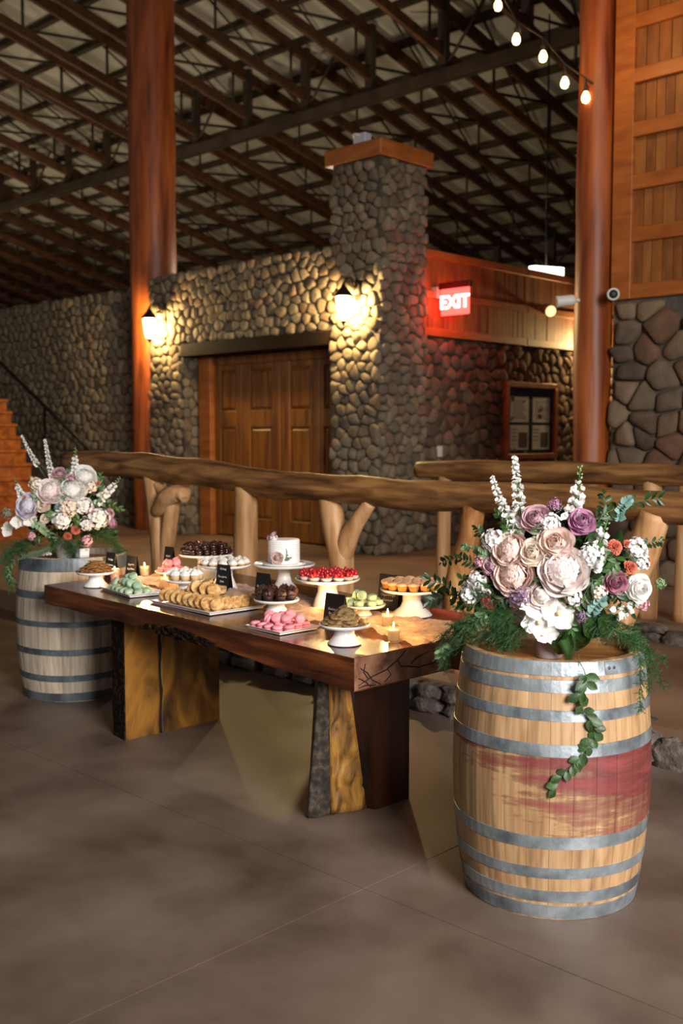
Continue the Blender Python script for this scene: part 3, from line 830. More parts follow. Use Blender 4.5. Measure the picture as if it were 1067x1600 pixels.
def bot(s):
    P = ((-.3, .585), (0, .596), (.3, .610), (.6, .622), (.9, .648), (1.3, .655), (2.7, .657))
    for (a, b), (c, d) in zip(P, P[1:]):
        if s <= c: return b + (d - b) * (s - a) / (c - a)
    return .657
def slab_part(s0, s1a, s1b, y0, y1, name, seed, live):
    rings = []; n = 60
    for i in range(n + 1):
        q = i / n; ring = []
        for k, (yy, zz) in enumerate(((0, 1), (0, .55), (0, 0), (.5, 0), (1, 0), (1, .5), (1, 1), (.5, 1))):
            s = s0 + ((s1a + (s1b - s1a) * yy) - s0) * q
            z = ttop(s) if zz == 1 else bot(s) + (ttop(s) - bot(s)) * zz
            y = y0 + (y1 - y0) * yy
            if zz == 0 and live: z += .007 * noise.noise(Vector((s * 5, yy, seed))); y += .008 * noise.noise(Vector((s * 4, 3, seed))) * (1 if yy == 0 else 0)
            if 0 < zz < 1 and live: y += .006 * noise.noise(Vector((s * 3, 9, seed)))
            ring.append((-s, y, z))
        rings.append(ring)
    g = G().loft(rings, smooth=False)
    return g.build(name, M_SLAB, table)
slab_part(0.003, 2.53, 2.59, 0, .60, 'top_plank', 1, True)
slab_part(-.24, 2.56, 2.56, .606, 1.12, 'top_plank', 2, True)
# end grain face with drying cracks
g = G(); g.add([(-.003, .002, .598), (-.003, .598, .598), (-.003, .598, .733), (-.003, .002, .733), (.001, .006, .602), (.001, .594, .602), (.001, .594, .73), (.001, .006, .73)],
                [(4, 5, 6, 7), (0, 1, 5, 4), (1, 2, 6, 5), (2, 3, 7, 6), (3, 0, 4, 7)], False)
eg = g.build('end_grain', M_ENDG, table)
g = G()
for pts in (((.02, .62), (.10, .645), (.18, .66), (.25, .69), (.30, .725)), ((.25, .69), (.27, .66), (.31, .655), (.38, .64), (.5, .645)), ((.03, .69), (.07, .665), (.10, .63), (.15, .605)),
            ((.19, .66), (.21, .635), (.17, .61)), ((.02, .65), (.06, .63), (.09, .605)), ((.06, .705), (.05, .67), (.075, .64)), ((.33, .66), (.36, .68), (.45, .70)), ((.02, .61), (.06, .615), (.12, .607))):
    g.tube([(.0012, y, z) for y, z in pts], [.0012 + .002 * math.sin(PI * (i + .5) / len(pts)) for i in range(len(pts))], 5)
g.build('crack', M_CRACK, eg)
# bark left on the lower front edge
r = random.Random(4); g = G()
for k in range(110):
    s = r.triangular(.9, 1.55, 1.15); s = .9 + (s - .9); q = math.sin(PI * min(max((s - .88) / .7, 0), 1))
    z = bot(s) + r.uniform(-.012, .035) * q
    h = rock(r.uniform(.03, .07), r.uniform(.006, .012), r.uniform(.008, .018), k, 6)
    g.merge(h, Matrix.Translation((-s, -.004 + r.uniform(-.004, .006), z)))
g.build('bark', M_BARKD, table, kind='stuff')
# left pedestal
def leg_poly(name, bot_p, top_p, z1, m, nz=8, wob=0):
    rings = []
    for i in range(nz + 1):
        q = i / nz
        rings.append([(-(a[0] + (c[0] - a[0]) * q) + (wob * noise.noise(Vector((a[1] * 9, q * 6, 1))) if wob else 0), a[1] + (c[1] - a[1]) * q + (wob * noise.noise(Vector((a[0] * 9, q * 5, 4))) if wob else 0), z1 * q) for a, c in zip(bot_p, top_p)])
    return G().loft(rings, smooth=False).build(name, m, table)
p = [(1.80, .067), (1.795, .27), (1.80, .285), (1.795, .30), (1.79, .68), (1.94, .68), (1.945, .085)]
l1 = leg_poly('leg', p, p, .656, M_GOLD)
g = G(); zz = [i * .655 / 14 for i in range(15)]
g.loft([[(-1.803, .060, z), (-1.803, .071, z), (-1.94, .092, z), (-1.942, .076 + .006 * noise.noise(Vector((z * 9, 0, 0))), z)] for z in zz], smooth=False).build('bark_edge', M_BARKD, l1)  # dark bark; the shade of this front face is in its colour too
g = G(); g.tube([(-1.792, .285 + .012 * noise.noise(Vector((z * 7, 2, 0))), z) for z in zz], [.007 + .005 * noise.noise(Vector((z * 20, 5, 0))) for z in zz], 6).build('crack', M_CRACK, l1)
# right pedestal: dark slab with a wide natural edge that flares to the floor
pb = [(.30, .03), (.205, .27), (.16, .29), (.16, .50), (.33, .50), (.34, .05)]
pt = [(.27, .07), (.165, .13), (.16, .14), (.16, .50), (.33, .50), (.33, .09)]
l2 = leg_poly('leg', pb, pt, .60, M_LEGD)
def edge_strip(name, a0, a1, b0, b1, m, out, seed, n=8, nz=22, bump=.012):
    "rough strip between floor line a0-a1 and top line b0-b1 (s, w)"
    rings = []
    for i in range(nz + 1):
        q = i / nz; f = []
        for k in range(n + 1):
            e = k / n
            s = (a0[0] + (a1[0] - a0[0]) * e) * (1 - q) + (b0[0] + (b1[0] - b0[0]) * e) * q
            w = (a0[1] + (a1[1] - a0[1]) * e) * (1 - q) + (b0[1] + (b1[1] - b0[1]) * e) * q
            d = out * math.sin(PI * (.12 + .76 * e)) + bump * noise.noise(Vector((s * 40, q * 9, seed))) + bump * .6 * noise.noise(Vector((s * 90, q * 30, seed)))
            f.append((-s + d * .75, w - d * .6, .002 + .598 * q))
        f += [(-(a1[0] * (1 - q) + b1[0] * q) - .03, a1[1] * (1 - q) + b1[1] * q + .02, .002 + .598 * q), (-(a0[0] * (1 - q) + b0[0] * q) - .03, a0[1] * (1 - q) + b0[1] * q + .03, .002 + .598 * q)]
        rings.append(f)
    return G().loft(rings).build(name, m, l2)
edge_strip('bark_edge', (.285, .0), (.252, .105), (.258, .042), (.225, .068), M_BARK, .010, 3)
edge_strip('live_edge', (.252, .105), (.205, .275), (.225, .068), (.16, .125), M_LIVE, .016, 6)
tag(table, 'long thick dark slab table on two slab pedestals, set with desserts', 'table')

# gauze runner
M_GAUZE = mat('peach_gauze', ['#b08468', '#cda184', '#dcb698'], (30, 30, 30), .85, .3, None, detail=4, thin=.35, sheen=.3)
g = G(); nu, nv = 150, 26; vv = []
for i in range(nu + 1):
    s = -.03 + 2.45 * i / nu
    for k in range(nv + 1):
        e = k / nv
        c0 = .33 + .03 * math.sin(s * 7) + .02 * noise.noise(Vector((s * 6, 0, 5))); c1 = .80 + .04 * math.sin(s * 5 + 1) + .02 * noise.noise(Vector((s * 6, 9, 5)))
        if s > .15: c0 += .06 * min((s - .15) * 4, 1)
        y = c0 + (c1 - c0) * e
        z = .004 + .016 * abs(noise.noise(Vector((s * 9, y * 13, 1)))) + .016 * abs(noise.noise(Vector((s * 22 + 4 * y, y * 22, 7)))) + .01 * max(0, math.sin(y * 60 + 5 * noise.noise(Vector((s * 5, y * 3, 2))))) * (.4 + .6 * noise.noise(Vector((s * 4, 3, y * 4))) ** 2)
        for cs, cw, a, rr in ((.78, .50, .05, .07), (1.1, .55, .045, .09), (1.45, .55, .05, .08), (.30, .42, .02, .08), (2.0, .62, .035, .09)):
            z += a * math.exp(-((s - cs) ** 2 + (y - cw) ** 2) / rr ** 2) * (.6 + .6 * noise.noise(Vector((s * 18, y * 18, 11))))
        wx, wy = TA.x - s * .99924 + y * .039, TA.y + s * .039 + y * .99924
        for X, Y, hh, rp, rb in STANDS.values():
            d = math.hypot(wx - X, wy - Y)
            if d < rp + .03: z = min(z, max(hh - .04, .004))
            if d < rb + .035: z = min(z, .0012 + max(0, d - rb - .008) * 1.2)
        for X, Y in FEET:
            d = math.hypot(wx - X, wy - Y)
            if d < .07: z = min(z, .0012 + max(0, d - .036) * 1.0)
        if abs(wx + 4.185) < .31 and abs(wy - 3.352) < .21: z = min(z, .0012)
        if abs(wx + 4.80) < .23 and abs(wy - 3.325) < .15: z = min(z, .0012)
        if abs(wx + 3.47) < .16 and abs(wy - 3.215) < .16: z = min(z, .0012)
        vv.append((-s, y, max(z, .0012) + ttop(s)))
g.add(vv, [(i * (nv + 1) + k, (i + 1) * (nv + 1) + k, (i + 1) * (nv + 1) + k + 1, i * (nv + 1) + k + 1) for i in range(nu) for k in range(nv)])
o = g.build('table_runner', M_GAUZE); o.location = TA; o.rotation_euler = (0, 0, TRZ)
tag(o, 'crumpled peach gauze runner along the middle of the slab table', 'table runner')

# ------------------------------------------------------------------ cake stands, plates
STAND = {}
def stand(key, loc, h, rp, rb, rn, label, m=None):
    m = m or M_CHINA
    loc = (loc[0], loc[1], tz(loc[0], loc[1]) + .0025)
    t = empty('cake_stand', loc)
    n = h - .016
    G().lathe([(rb, 0), (rb + .002, .004), (rb - .004, .009), (rb * .8 + rn * .2, n * .16), (rn * 1.25, n * .38), (rn, n * .62), (rn * 1.02, n * .85), (rn * 1.3, n)], 32).build('pedestal', m, t)
    G().lathe([(rn * 1.2, h - .018), (rp * .7, h - .016), (rp - .006, h - .010), (rp, h - .002), (rp, h + .003), (rp - .004, h + .004), (rp - .010, h - .002), (.002, h - .003)], 48).build('plate', m, t)
    tag(t, label, 'cake stand')
    STAND[key] = (Vector(loc), Vector(loc) + Vector((0, 0, h - .003)), rp)
    return t
stand('A', (-5.11, 3.294, .761), .082, .109, .07, .04, 'low white cake stand of crisp cookies at the far end, beside the pale barrel')
stand('B', (-4.634, 3.562, .756), .062, .109, .06, .042, 'low white cake stand of white mini cupcakes behind the long cookie tray')
stand('C', (-4.511, 3.74, .754), .142, .149, .075, .046, 'white cake stand of white meringue tarts between cupcakes and white cake')
stand('D', (-4.942, 3.954, .760), .145, .163, .08, .05, 'white cake stand heaped with dark chocolates at the back of the table')
stand('E', (-4.273, 3.972, .751), .148, .174, .077, .035, 'tall wide white cake stand that carries the white cake')
stand('F', (-3.781, 3.463, .745), .069, .112, .052, .041, 'low white cake stand of chocolate cupcakes behind the pink macaron plate')
stand('G', (-3.712, 3.751, .744), .149, .164, .078, .051, 'tall white cake stand of red strawberry tarts')
stand('H', (-3.415, 3.693, .741), .062, .11, .05, .034, 'low white cake stand of green macarons, right of the strawberry tarts')
stand('I', (-3.285, 3.904, .739), .13, .155, .099, .045, 'wide white cake stand of peach cupcakes next to the large bouquet')
stand('J', (-3.049, 3.182, .736), .084, .109, .071, .043, 'low white cake stand of flat cookies at the near front corner')
stand('K', (-5.06, 3.80, .761), .043, .11, .06, .046, 'low pale cake stand of pink macarons at the back, below the chocolates')
def plate(loc, w, d, rz, label):
    t = G(); b = .012
    def ring(i, z): return [(-w / 2 + i, -d / 2 + i, z), (w / 2 - i, -d / 2 + i, z), (w / 2 - i, d / 2 - i, z), (-w / 2 + i, d / 2 - i, z)]
    t.loft([ring(b, .001), ring(b, .004), ring(.001, .014), ring(0, .0165), ring(.004, .0165), ring(b + .002, .007), ring(b + .01, .006)], smooth=False)
    o = t.build('serving_plate', M_CHINA, None, (loc[0], loc[1], tz(loc[0], loc[1]) + .002)); o.rotation_euler = (0, 0, rz)
    return tag(o, label, 'plate')
plate((-4.80, 3.325, .758), .39, .22, -.18, 'white rectangular plate under the green macaron pile')
plate((-4.185, 3.352, .751), .53, .35, -.06, 'long white tray with rows of sandwich cookies at the front edge')
plate((-3.47, 3.215, .743), .25, .24, -.06, 'square white plate under pink macarons at the front edge')

def nrot(n, spin=0):
    return (Vector(n).to_track_quat('Z', 'Y') @ Euler((0, 0, spin)).to_quaternion())
def PM(loc, n=(0, 0, 1), spin=0, s=1): return Matrix.LocRotScale(Vector(loc), nrot(n, spin), Vector((s, s, s)))
PR = random.Random(5)
def spread(proto, places, first=True):
    "the finished thing, then one copy per further place"
    out = []
    for i, M in enumerate(places):
        o = proto if i == 0 else dup(proto, None)
        o.matrix_local = M; out.append(o)
    return out
def ringpos(r, n, ph=0, jit=.0): return [((r + PR.uniform(-jit, jit)) * math.cos(ph + 2 * PI * k / n), (r + PR.uniform(-jit, jit)) * math.sin(ph + 2 * PI * k / n)) for k in range(n)]

# macarons
def macaron(shell_c, fill_c, name):
    ms = mat(name + '_shell', shell_c, (60, 60, 60), .55, .15, 300, sss=.1); mf = mat(name + '_cream', fill_c, rough=.6)
    r = .0235
    o = G().lathe([(r * .9, -.0035), (r * .95, 0), (r * .9, .0035)], 18).build('macaron', mf)
    sm = G().lathe([(r * .9, .002), (r * 1.0, .003), (r * 1.01, .0052), (r * .98, .0065), (r * .97, .009), (r * .85, .0125), (r * .5, .0145), (.002, .015)], 20).mesh('shell', ms)
    link('shell', sm, o); link('shell', sm, o, None, None, Matrix.Rotation(PI, 4, 'X'))
    return o
GREEN = macaron(['#93ad8e', '#a9c0a2'], '#d8d8b8', 'pistachio')
PINK = macaron(['#e0828e', '#ee9ea6'], '#c85a68', 'raspberry')
def world(c, rz, p): return Vector(c) + Matrix.Rotation(rz, 3, 'Z') @ Vector(p)
c, rz = (-4.80, 3.325, .764), -.18
pl = []
for x, y in ((-.13, -.06), (-.075, -.065), (-.02, -.068), (.035, -.068), (.09, -.062), (.14, -.03), (-.10, 0), (-.045, -.008), (.01, -.01), (.07, -.005), (.12, .03), (-.07, .055), (-.01, .05), (.05, .055)):
    pl.append(PM(world(c, rz, (x, y, .016)), (PR.uniform(-.12, .12), PR.uniform(-.3, .05), 1)))
for x, y, z, n in ((-.11, -.05, .045, (-.2, -.75, .6)), (-.055, -.03, .052, (-.5, -.1, .8)), (.0, -.035, .055, (.35, -.8, .6)), (.055, -.035, .052, (.8, -.3, .5)), (.105, -.02, .045, (.5, -.5, .8)),
                   (-.06, .02, .05, (0, .3, 1)), (.02, .02, .05, (.3, .2, 1)), (.01, -.0, .085, (.2, -.5, .85)), (-.03, -.005, .082, (-.3, -.2, 1))):
    pl.append(PM(world(c, rz, (x, y, z)), n))
gm = spread(GREEN, pl)
ordinals(gm, 'green macaron in the pile on the rectangular plate', 'macaron', 'green macarons on the rectangular plate')
c = STAND['H'][1]
pl = [PM(c + Vector((x, y, .016)), (PR.uniform(-.15, .15), PR.uniform(-.15, .15), 1)) for x, y in ((-.07, -.03), (-.02, -.068), (.035, -.065), (.075, -.02), (.07, .035), (.02, .0), (.02, .07), (-.035, .05), (-.075, .025))]
pl += [PM(c + Vector((-.03, -.01, .05)), (-.9, -.3, .35)), PM(c + Vector((.022, -.03, .052)), (.45, -.85, .25)), PM(c + Vector((.06, .0, .044)), (.1, -.1, 1))]
gm = [dup(GREEN) for _ in pl]
for o, M in zip(gm, pl): o.matrix_local = M
ordinals(gm, 'green macaron on the low round stand', 'macaron', 'green macarons on the round stand')
c, rz = (-3.47, 3.215, .749), -.06
pl = []
for x, y in ((-.09, -.085), (-.037, -.09), (.015, -.092), (.07, -.088), (.095, -.04), (-.09, -.03), (-.035, -.035), (.02, -.035), (.085, .015), (-.08, .03), (-.025, .03), (.03, .035), (.075, .07), (-.05, .08)):
    pl.append(PM(world(c, rz, (x, y, .016)), (PR.uniform(-.2, .2), PR.uniform(-.25, .1), 1)))
for x, y, z, n in ((-.085, -.01, .048, (.2, -.9, .35)), (-.03, -.06, .047, (-.7, -.4, .5)), (.01, -.045, .05, (.4, -.8, .6)), (-.01, .0, .05, (-.7, -.2, .6)), (.05, -.02, .05, (.2, -.5, .8)), (.085, .03, .046, (.9, -.2, .2)), (.03, .02, .06, (.7, -.3, .6)), (-.04, .04, .05, (0, .2, 1))):
    pl.append(PM(world(c, rz, (x, y, z)), n))
pm_ = spread(PINK, pl)
ordinals(pm_, 'pink macaron on the square front plate', 'macaron', 'pink macarons on the square plate')
c = STAND['K'][1]
pl = [PM(c + Vector((x, y, .016)), (PR.uniform(-.15, .15), PR.uniform(-.15, .15), 1)) for x, y in ((-.075, 0), (-.03, -.065), (.03, -.062), (.075, -.01), (.05, .05), (-.03, .0), (-.03, .06), (.02, .0))]
pl += [PM(c + Vector((-.045, -.02, .052)), (-.6, -.5, .55)), PM(c + Vector((.0, -.03, .052)), (.1, -.8, .6)), PM(c + Vector((.035, .0, .056)), (.6, -.5, .6)), PM(c + Vector((.0, .02, .07)), (-.3, -.3, .9))]
pk = [dup(PINK) for _ in pl]
for o, M in zip(pk, pl): o.matrix_local = M
ordinals(pk, 'pink macaron on the low stand at the back', 'macaron', 'pink macarons on the back stand')

# cookies
M_COOK = mat('cookie_golden', ['#96622c', '#c8985a', '#dfba80'], (45, 45, 45), .75, .6, None, detail=6)
M_COOKB = mat('cookie_brown', ['#5a3414', '#8c5c2a', '#ab7c42'], (50, 50, 50), .75, .7, None, detail=6)
M_COOKG = mat('cookie_chip', ['#3e2410', '#80603a', '#a08254', '#8f7040'], (38, 38, 38), .75, .7, None, detail=5, stops=[.3, .42, .56, .68])
M_CREAM = mat('cookie_cream', '#d8c29a', rough=.6)
def disc(r, th, seed, rough=.05, n=18):
    g = G(); rings = []
    for rr, z in ((r * .92, -th / 2), (r, -th * .2), (r * .97, th * .2), (r * .8, th * .5), (r * .4, th * .6), (.001, th * .62)):
        rings.append([(rr * (1 + rough * noise.noise(Vector((math.cos(2 * PI * k / n) * 1.5, math.sin(2 * PI * k / n) * 1.5, seed)))) * math.cos(2 * PI * k / n),
                       rr * (1 + rough * noise.noise(Vector((math.cos(2 * PI * k / n) * 1.5, math.sin(2 * PI * k / n) * 1.5, seed)))) * math.sin(2 * PI * k / n),
                       z + .0015 * noise.noise(Vector((k * .9, rr * 90, seed)))) for k in range(n)])
    return g.loft(rings)
sand = disc(.036, .008, 2).xf(Matrix.Translation((0, 0, .007))).build('sandwich_cookie', M_COOK)
G().lathe([(.031, -.004), (.033, 0), (.031, .004)], 16).build('filling', M_CREAM, sand)
link('bottom_wafer', disc(.036, .008, 3).xf(Matrix.Translation((0, 0, .007))).mesh('bottom_wafer', M_COOK), sand, None, None, Matrix.Rotation(PI, 4, 'X'))
c, rz = (-4.185, 3.352, .757), -.06
fr = []; bk = []; tp_ = []
for k in range(8): fr.append(PM(world(c, rz, (-.215 + .053 * k, -.105, .036)), (.6, -.58, .6), k))
for k in range(5): fr.append(PM(world(c, rz, (.205, -.085 + .054 * k, .034)), (.5, -.62, .6), k))
for k in range(7): bk.append(PM(world(c, rz, (-.20 + .056 * k, -.035, .032 + .004 * (k % 2))), (.5, -.45, .75), k))
for k in range(6): bk.append(PM(world(c, rz, (-.19 + .066 * k, .06, .026)), (.3, -.3, .9), k))
for k in range(3): bk.append(PM(world(c, rz, (-.10 + .085 * k, .125, .017)), (.05, -.1, 1), k))
for x, y, z, n in ((-.135, -.01, .078, (-.6, -.6, .5)), (-.075, -.005, .082, (.8, -.45, .3)), (-.05, .05, .085, (.1, -.2, 1)), (.0, -.005, .08, (.75, -.5, .4)), (.055, .005, .078, (.7, -.5, .5)), (-.09, .065, .098, (-.1, -.3, 1)), (.03, .06, .075, (.3, -.1, 1))):
    tp_.append(PM(world(c, rz, (x, y, z)), n))
al = spread(sand, fr + bk + tp_)
ordinals(al[:len(fr)], 'golden sandwich cookie in the front row of the long tray', 'cookie', 'sandwich cookies on the long tray')
ordinals(al[len(fr):len(fr) + len(bk)], 'golden sandwich cookie in the back rows of the tray', 'cookie', 'sandwich cookies on the long tray')
ordinals(al[len(fr) + len(bk):], 'golden sandwich cookie on top of the tray pile', 'cookie', 'sandwich cookies on the long tray')
c = STAND['J'][1]
ck = disc(.042, .010, 5, .12).build('flat_cookie', M_COOKG)
pl = []
for k, (x, y) in enumerate(ringpos(.062, 8, .2)): pl.append(PM(c + Vector((x, y, .010 + .004 * (k % 2))), (x * 1.5, y * 1.5, 1), k))
for k, (x, y) in enumerate(ringpos(.05, 6, .6)): pl.append(PM(c + Vector((x, y, .024 + .004 * (k % 2))), (x * 3, y * 3, 1), k))
for k, (x, y) in enumerate(ringpos(.035, 4, .1)): pl.append(PM(c + Vector((x, y, .040 + .003 * (k % 2))), (x * 6, y * 6, 1), k))
pl += [PM(c + Vector((-.025, -.005, .056)), (-.25, -.5, .8)), PM(c + Vector((.03, -.025, .05)), (.3, -.5, .8)), PM(c + Vector((-.01, .03, .062)), (0, .2, 1))]
al = spread(ck, pl)
ordinals(al[:14], 'thin flat cookie at the bottom of the front corner stand', 'cookie', 'flat cookies on the front stand')
ordinals(al[14:], 'large chip cookie on top of the front corner stand', 'cookie', 'flat cookies on the front stand')
c = STAND['A'][1]
ck = disc(.034, .007, 9, .2).build('crisp_cookie', M_COOKB)
pl = []
for j, (rr, n, z, tl) in enumerate(((.075, 9, .006, 1.2), (.062, 8, .018, 3.5), (.045, 7, .030, 5.5), (.028, 5, .042, 8), (.01, 3, .054, 12))):
    for k, (x, y) in enumerate(ringpos(rr, n, j * .37)): pl.append(PM(c + Vector((x, y, z + .004 * (k % 2) + .004)), (x * tl + PR.uniform(-.2, .2), y * tl + PR.uniform(-.2, .2), 1), k))
al = spread(ck, pl)
k = 0
for n, w in ((9, 'lowest'), (8, 'second'), (7, 'middle'), (5, 'upper'), (3, 'topmost')):
    ordinals(al[k:k + n], 'crisp brown cookie in the ' + w + ' layer of the far-end heap', 'cookie', 'crisp cookies at the far end'); k += n

# cupcakes, tarts, chocolates
def cup(name, r0, r1, h, mw, top_prof, mt, ribs=True, topname='frosting', wob=None):
    n = 24
    o = G().lathe([(r0, 0), (r0 + (r1 - r0) * .5, h * .5), (r1, h), (r1 * .9, h)], n, wob=(lambda a: 1 + .035 * math.cos(a * 12)) if ribs else None).build(name, mw)
    G().lathe(top_prof, n, (0, 0, h), wob=wob).build(topname, mt, o)
    return o
swirl = lambda a: 1 + .07 * math.sin(a * 5)
M_WRAPC = mat('cupcake_case', ['#c9a67c', '#d6b68c'], (20, 20, 20), .7); M_FROSTW = mat('white_frosting', ['#e6e2de', '#f4f1ee'], (30, 30, 30), .5, .2, None, sss=.15)
cupw = cup('mini_cupcake', .019, .026, .030, M_WRAPC, [(.025, -.002), (.028, .004), (.026, .011), (.021, .013), (.022, .017), (.017, .023), (.012, .024), (.008, .031), (.001, .035)], M_FROSTW, wob=swirl)
c = STAND['B'][1]
pl = [PM(c + Vector((x, y, .004)), (0, 0, 1), k) for k, (x, y) in enumerate(ringpos(.074, 8, .1) + [(-.018, -.01), (.034, .012)])]
ordinals(spread(cupw, pl), 'white frosted mini cupcake on the low stand', 'cupcake', 'white mini cupcakes')
M_WRAPD = mat('dark_case', ['#2a1a14', '#3a261c'], (20, 20, 20), .6); M_FROSTC = mat('chocolate_curls', ['#1a0c08', '#3c1e14', '#5a3224'], (50, 50, 50), .35, .8, None, detail=5)
cupc = cup('chocolate_cupcake', .019, .027, .026, M_WRAPD, [(.026, -.002), (.029, .006), (.028, .016), (.022, .026), (.012, .033), (.001, .036)], M_FROSTC, wob=lambda a: 1 + .1 * math.sin(a * 7))
r = random.Random(2); g = G()
for k in range(26):
    a, e = r.uniform(0, 2 * PI), r.uniform(.2, 1.4)
    p = Vector((math.cos(a) * math.cos(e) * .028, math.sin(a) * math.cos(e) * .028, .028 + math.sin(e) * .032))
    d = Vector((r.uniform(-1, 1), r.uniform(-1, 1), r.uniform(-.5, 1))) * .008
    g.tube([p - d, p, p + d], .0028, 5)
g.build('chocolate_curls', M_FROSTC, cupc, kind='stuff')
c = STAND['F'][1]
pl = [PM(c + Vector((x, y, .004)), (0, 0, 1), k) for k, (x, y) in enumerate(ringpos(.078, 8, .3) + ringpos(.028, 2, .9))]
ordinals(spread(cupc, pl), 'dark chocolate cupcake on the low stand', 'cupcake', 'chocolate cupcakes')
M_WRAPP = mat('golden_base', ['#a86a24', '#c98a3c'], (25, 25, 25), .6); M_FROSTP = mat('peach_frosting', ['#d89c74', '#e4b08c'], (25, 25, 25), .5, .2, None, sss=.1)
cupp = cup('peach_cupcake', .019, .025, .028, M_WRAPP, [(.024, -.002), (.0275, .003), (.0265, .009), (.020, .014), (.011, .017), (.001, .018)], M_FROSTP, wob=lambda a: 1 + .05 * math.sin(a * 6))
c = STAND['I'][1]
pos = ringpos(.124, 14, .1) + ringpos(.070, 8, .3) + ringpos(.022, 2, .5)
al = spread(cupp, [PM(c + Vector((x, y, .004)), (0, 0, 1), k) for k, (x, y) in enumerate(pos)])
ordinals(al[:14], 'peach cupcake in the outer ring of the wide stand', 'cupcake', 'peach cupcakes on the wide stand')
ordinals(al[14:], 'peach cupcake in the middle of the wide stand', 'cupcake', 'peach cupcakes on the wide stand')
M_CHOC = mat('dark_chocolate', ['#1e0c0a', '#35140f'], (30, 30, 30), .22, coat=.3); M_CHOCS = mat('chocolate_drizzle', '#6e3530', rough=.3)
bon = cup('chocolate_cup', .015, .021, .022, M_CHOC, [(.019, -.002), (.021, .005), (.018, .014), (.010, .020), (.001, .022)], M_CHOC, topname='dome')
g = G()
for a in (0, 1.05, 2.1): g.tube([(math.cos(a) * x * .021, math.sin(a) * x * .021, .022 + .022 * (1 - x * x) ** .8 + .0005 if abs(x) < 1 else .026) for x in (-.95, -.6, -.2, .2, .6, .95)], .0016, 4)
g.build('drizzle', M_CHOCS, bon)
c = STAND['D'][1]
pos = [(x, y, .003) for x, y in ringpos(.136, 19, .05) + ringpos(.09, 12, .2) + ringpos(.045, 6, .1) + [(0, 0)]] + [(x, y, .030) for x, y in ringpos(.113, 14, .2) + ringpos(.065, 8, .3) + ringpos(.02, 3, .3)]
al = spread(bon, [PM(c + Vector(p), (PR.uniform(-.25, .25), PR.uniform(-.25, .25), 1), k) for k, p in enumerate(pos)])
ordinals(al[:19], 'dark chocolate cup in the bottom ring of the heap', 'chocolate', 'dark chocolates on the back stand')
ordinals(al[19:38], 'dark chocolate cup in the inner bottom rings of the heap', 'chocolate', 'dark chocolates on the back stand')
ordinals(al[38:], 'dark chocolate cup in the upper layer of the heap', 'chocolate', 'dark chocolates on the back stand')
M_MER = mat('meringue', ['#d8d0c6', '#efe9e2'], (30, 30, 30), .6, .3, None, sss=.1); M_TART = mat('tart_shell', ['#b8905c', '#cca470'], (30, 30, 30), .7)
mer = cup('meringue_tart', .018, .025, .012, M_TART, [(.024, -.001), (.026, .005), (.021, .011), (.022, .014), (.014, .020), (.006, .026), (.001, .029)], M_MER, wob=swirl)
g = G(); r = random.Random(8)
for k in range(4):
    a = r.uniform(0, 6.28); g.lathe([(.003, -.002), (.0035, 0), (.002, .003)], 6, (.016 * math.cos(a), .016 * math.sin(a), .028))
g.build('chocolate_chips', M_CHOC, mer, kind='stuff')
c = STAND['C'][1]
pos = ringpos(.118, 13, .2) + ringpos(.066, 7, 0) + [(0, 0)]
al = spread(mer, [PM(c + Vector((x, y, .004)), (0, 0, 1), k) for k, (x, y) in enumerate(pos)])
ordinals(al, 'white meringue tart on the stand left of the cake', 'tart', 'white meringue tarts')
M_CREAMT = mat('tart_cream', ['#d8b8a8', '#e6ccbe'], (30, 30, 30), .6, .2, None); M_BERRY = mat('strawberry', ['#8a0a10', '#b8161a', '#c8242a'], (60, 60, 60), .25, .3, None, coat=.4)
tart = cup('strawberry_tart', .020, .029, .012, M_CREAMT, [(.028, -.001), (.029, .004), (.022, .008), (.001, .009)], M_CREAMT, topname='cream', wob=lambda a: 1 + .06 * math.sin(a * 9))
bme = G().lathe([(.006, 0), (.0105, .004), (.011, .009), (.008, .018), (.003, .025), (.0005, .027)], 10).mesh('strawberry', M_BERRY)
for x, y, n in ((.011, .004, (.45, .1, 1)), (-.008, .009, (-.3, .4, 1)), (-.006, -.011, (-.2, -.45, 1)), (.001, .0, (.05, 0, 1))):
    link('strawberry', bme, tart, None, None, PM((x, y, .017 + (.006 if x == .001 else 0)), n))
c = STAND['G'][1]
pos = ringpos(.129, 13, .12) + ringpos(.068, 7, .3) + [(0, 0)]
al = spread(tart, [PM(c + Vector((x, y, .004)), (0, 0, 1), k) for k, (x, y) in enumerate(pos)])
ordinals(al[:13], 'strawberry tart in the outer ring of the tall stand', 'tart', 'strawberry tarts on the tall stand')
ordinals(al[13:], 'strawberry tart in the inner ring of the tall stand', 'tart', 'strawberry tarts on the tall stand')

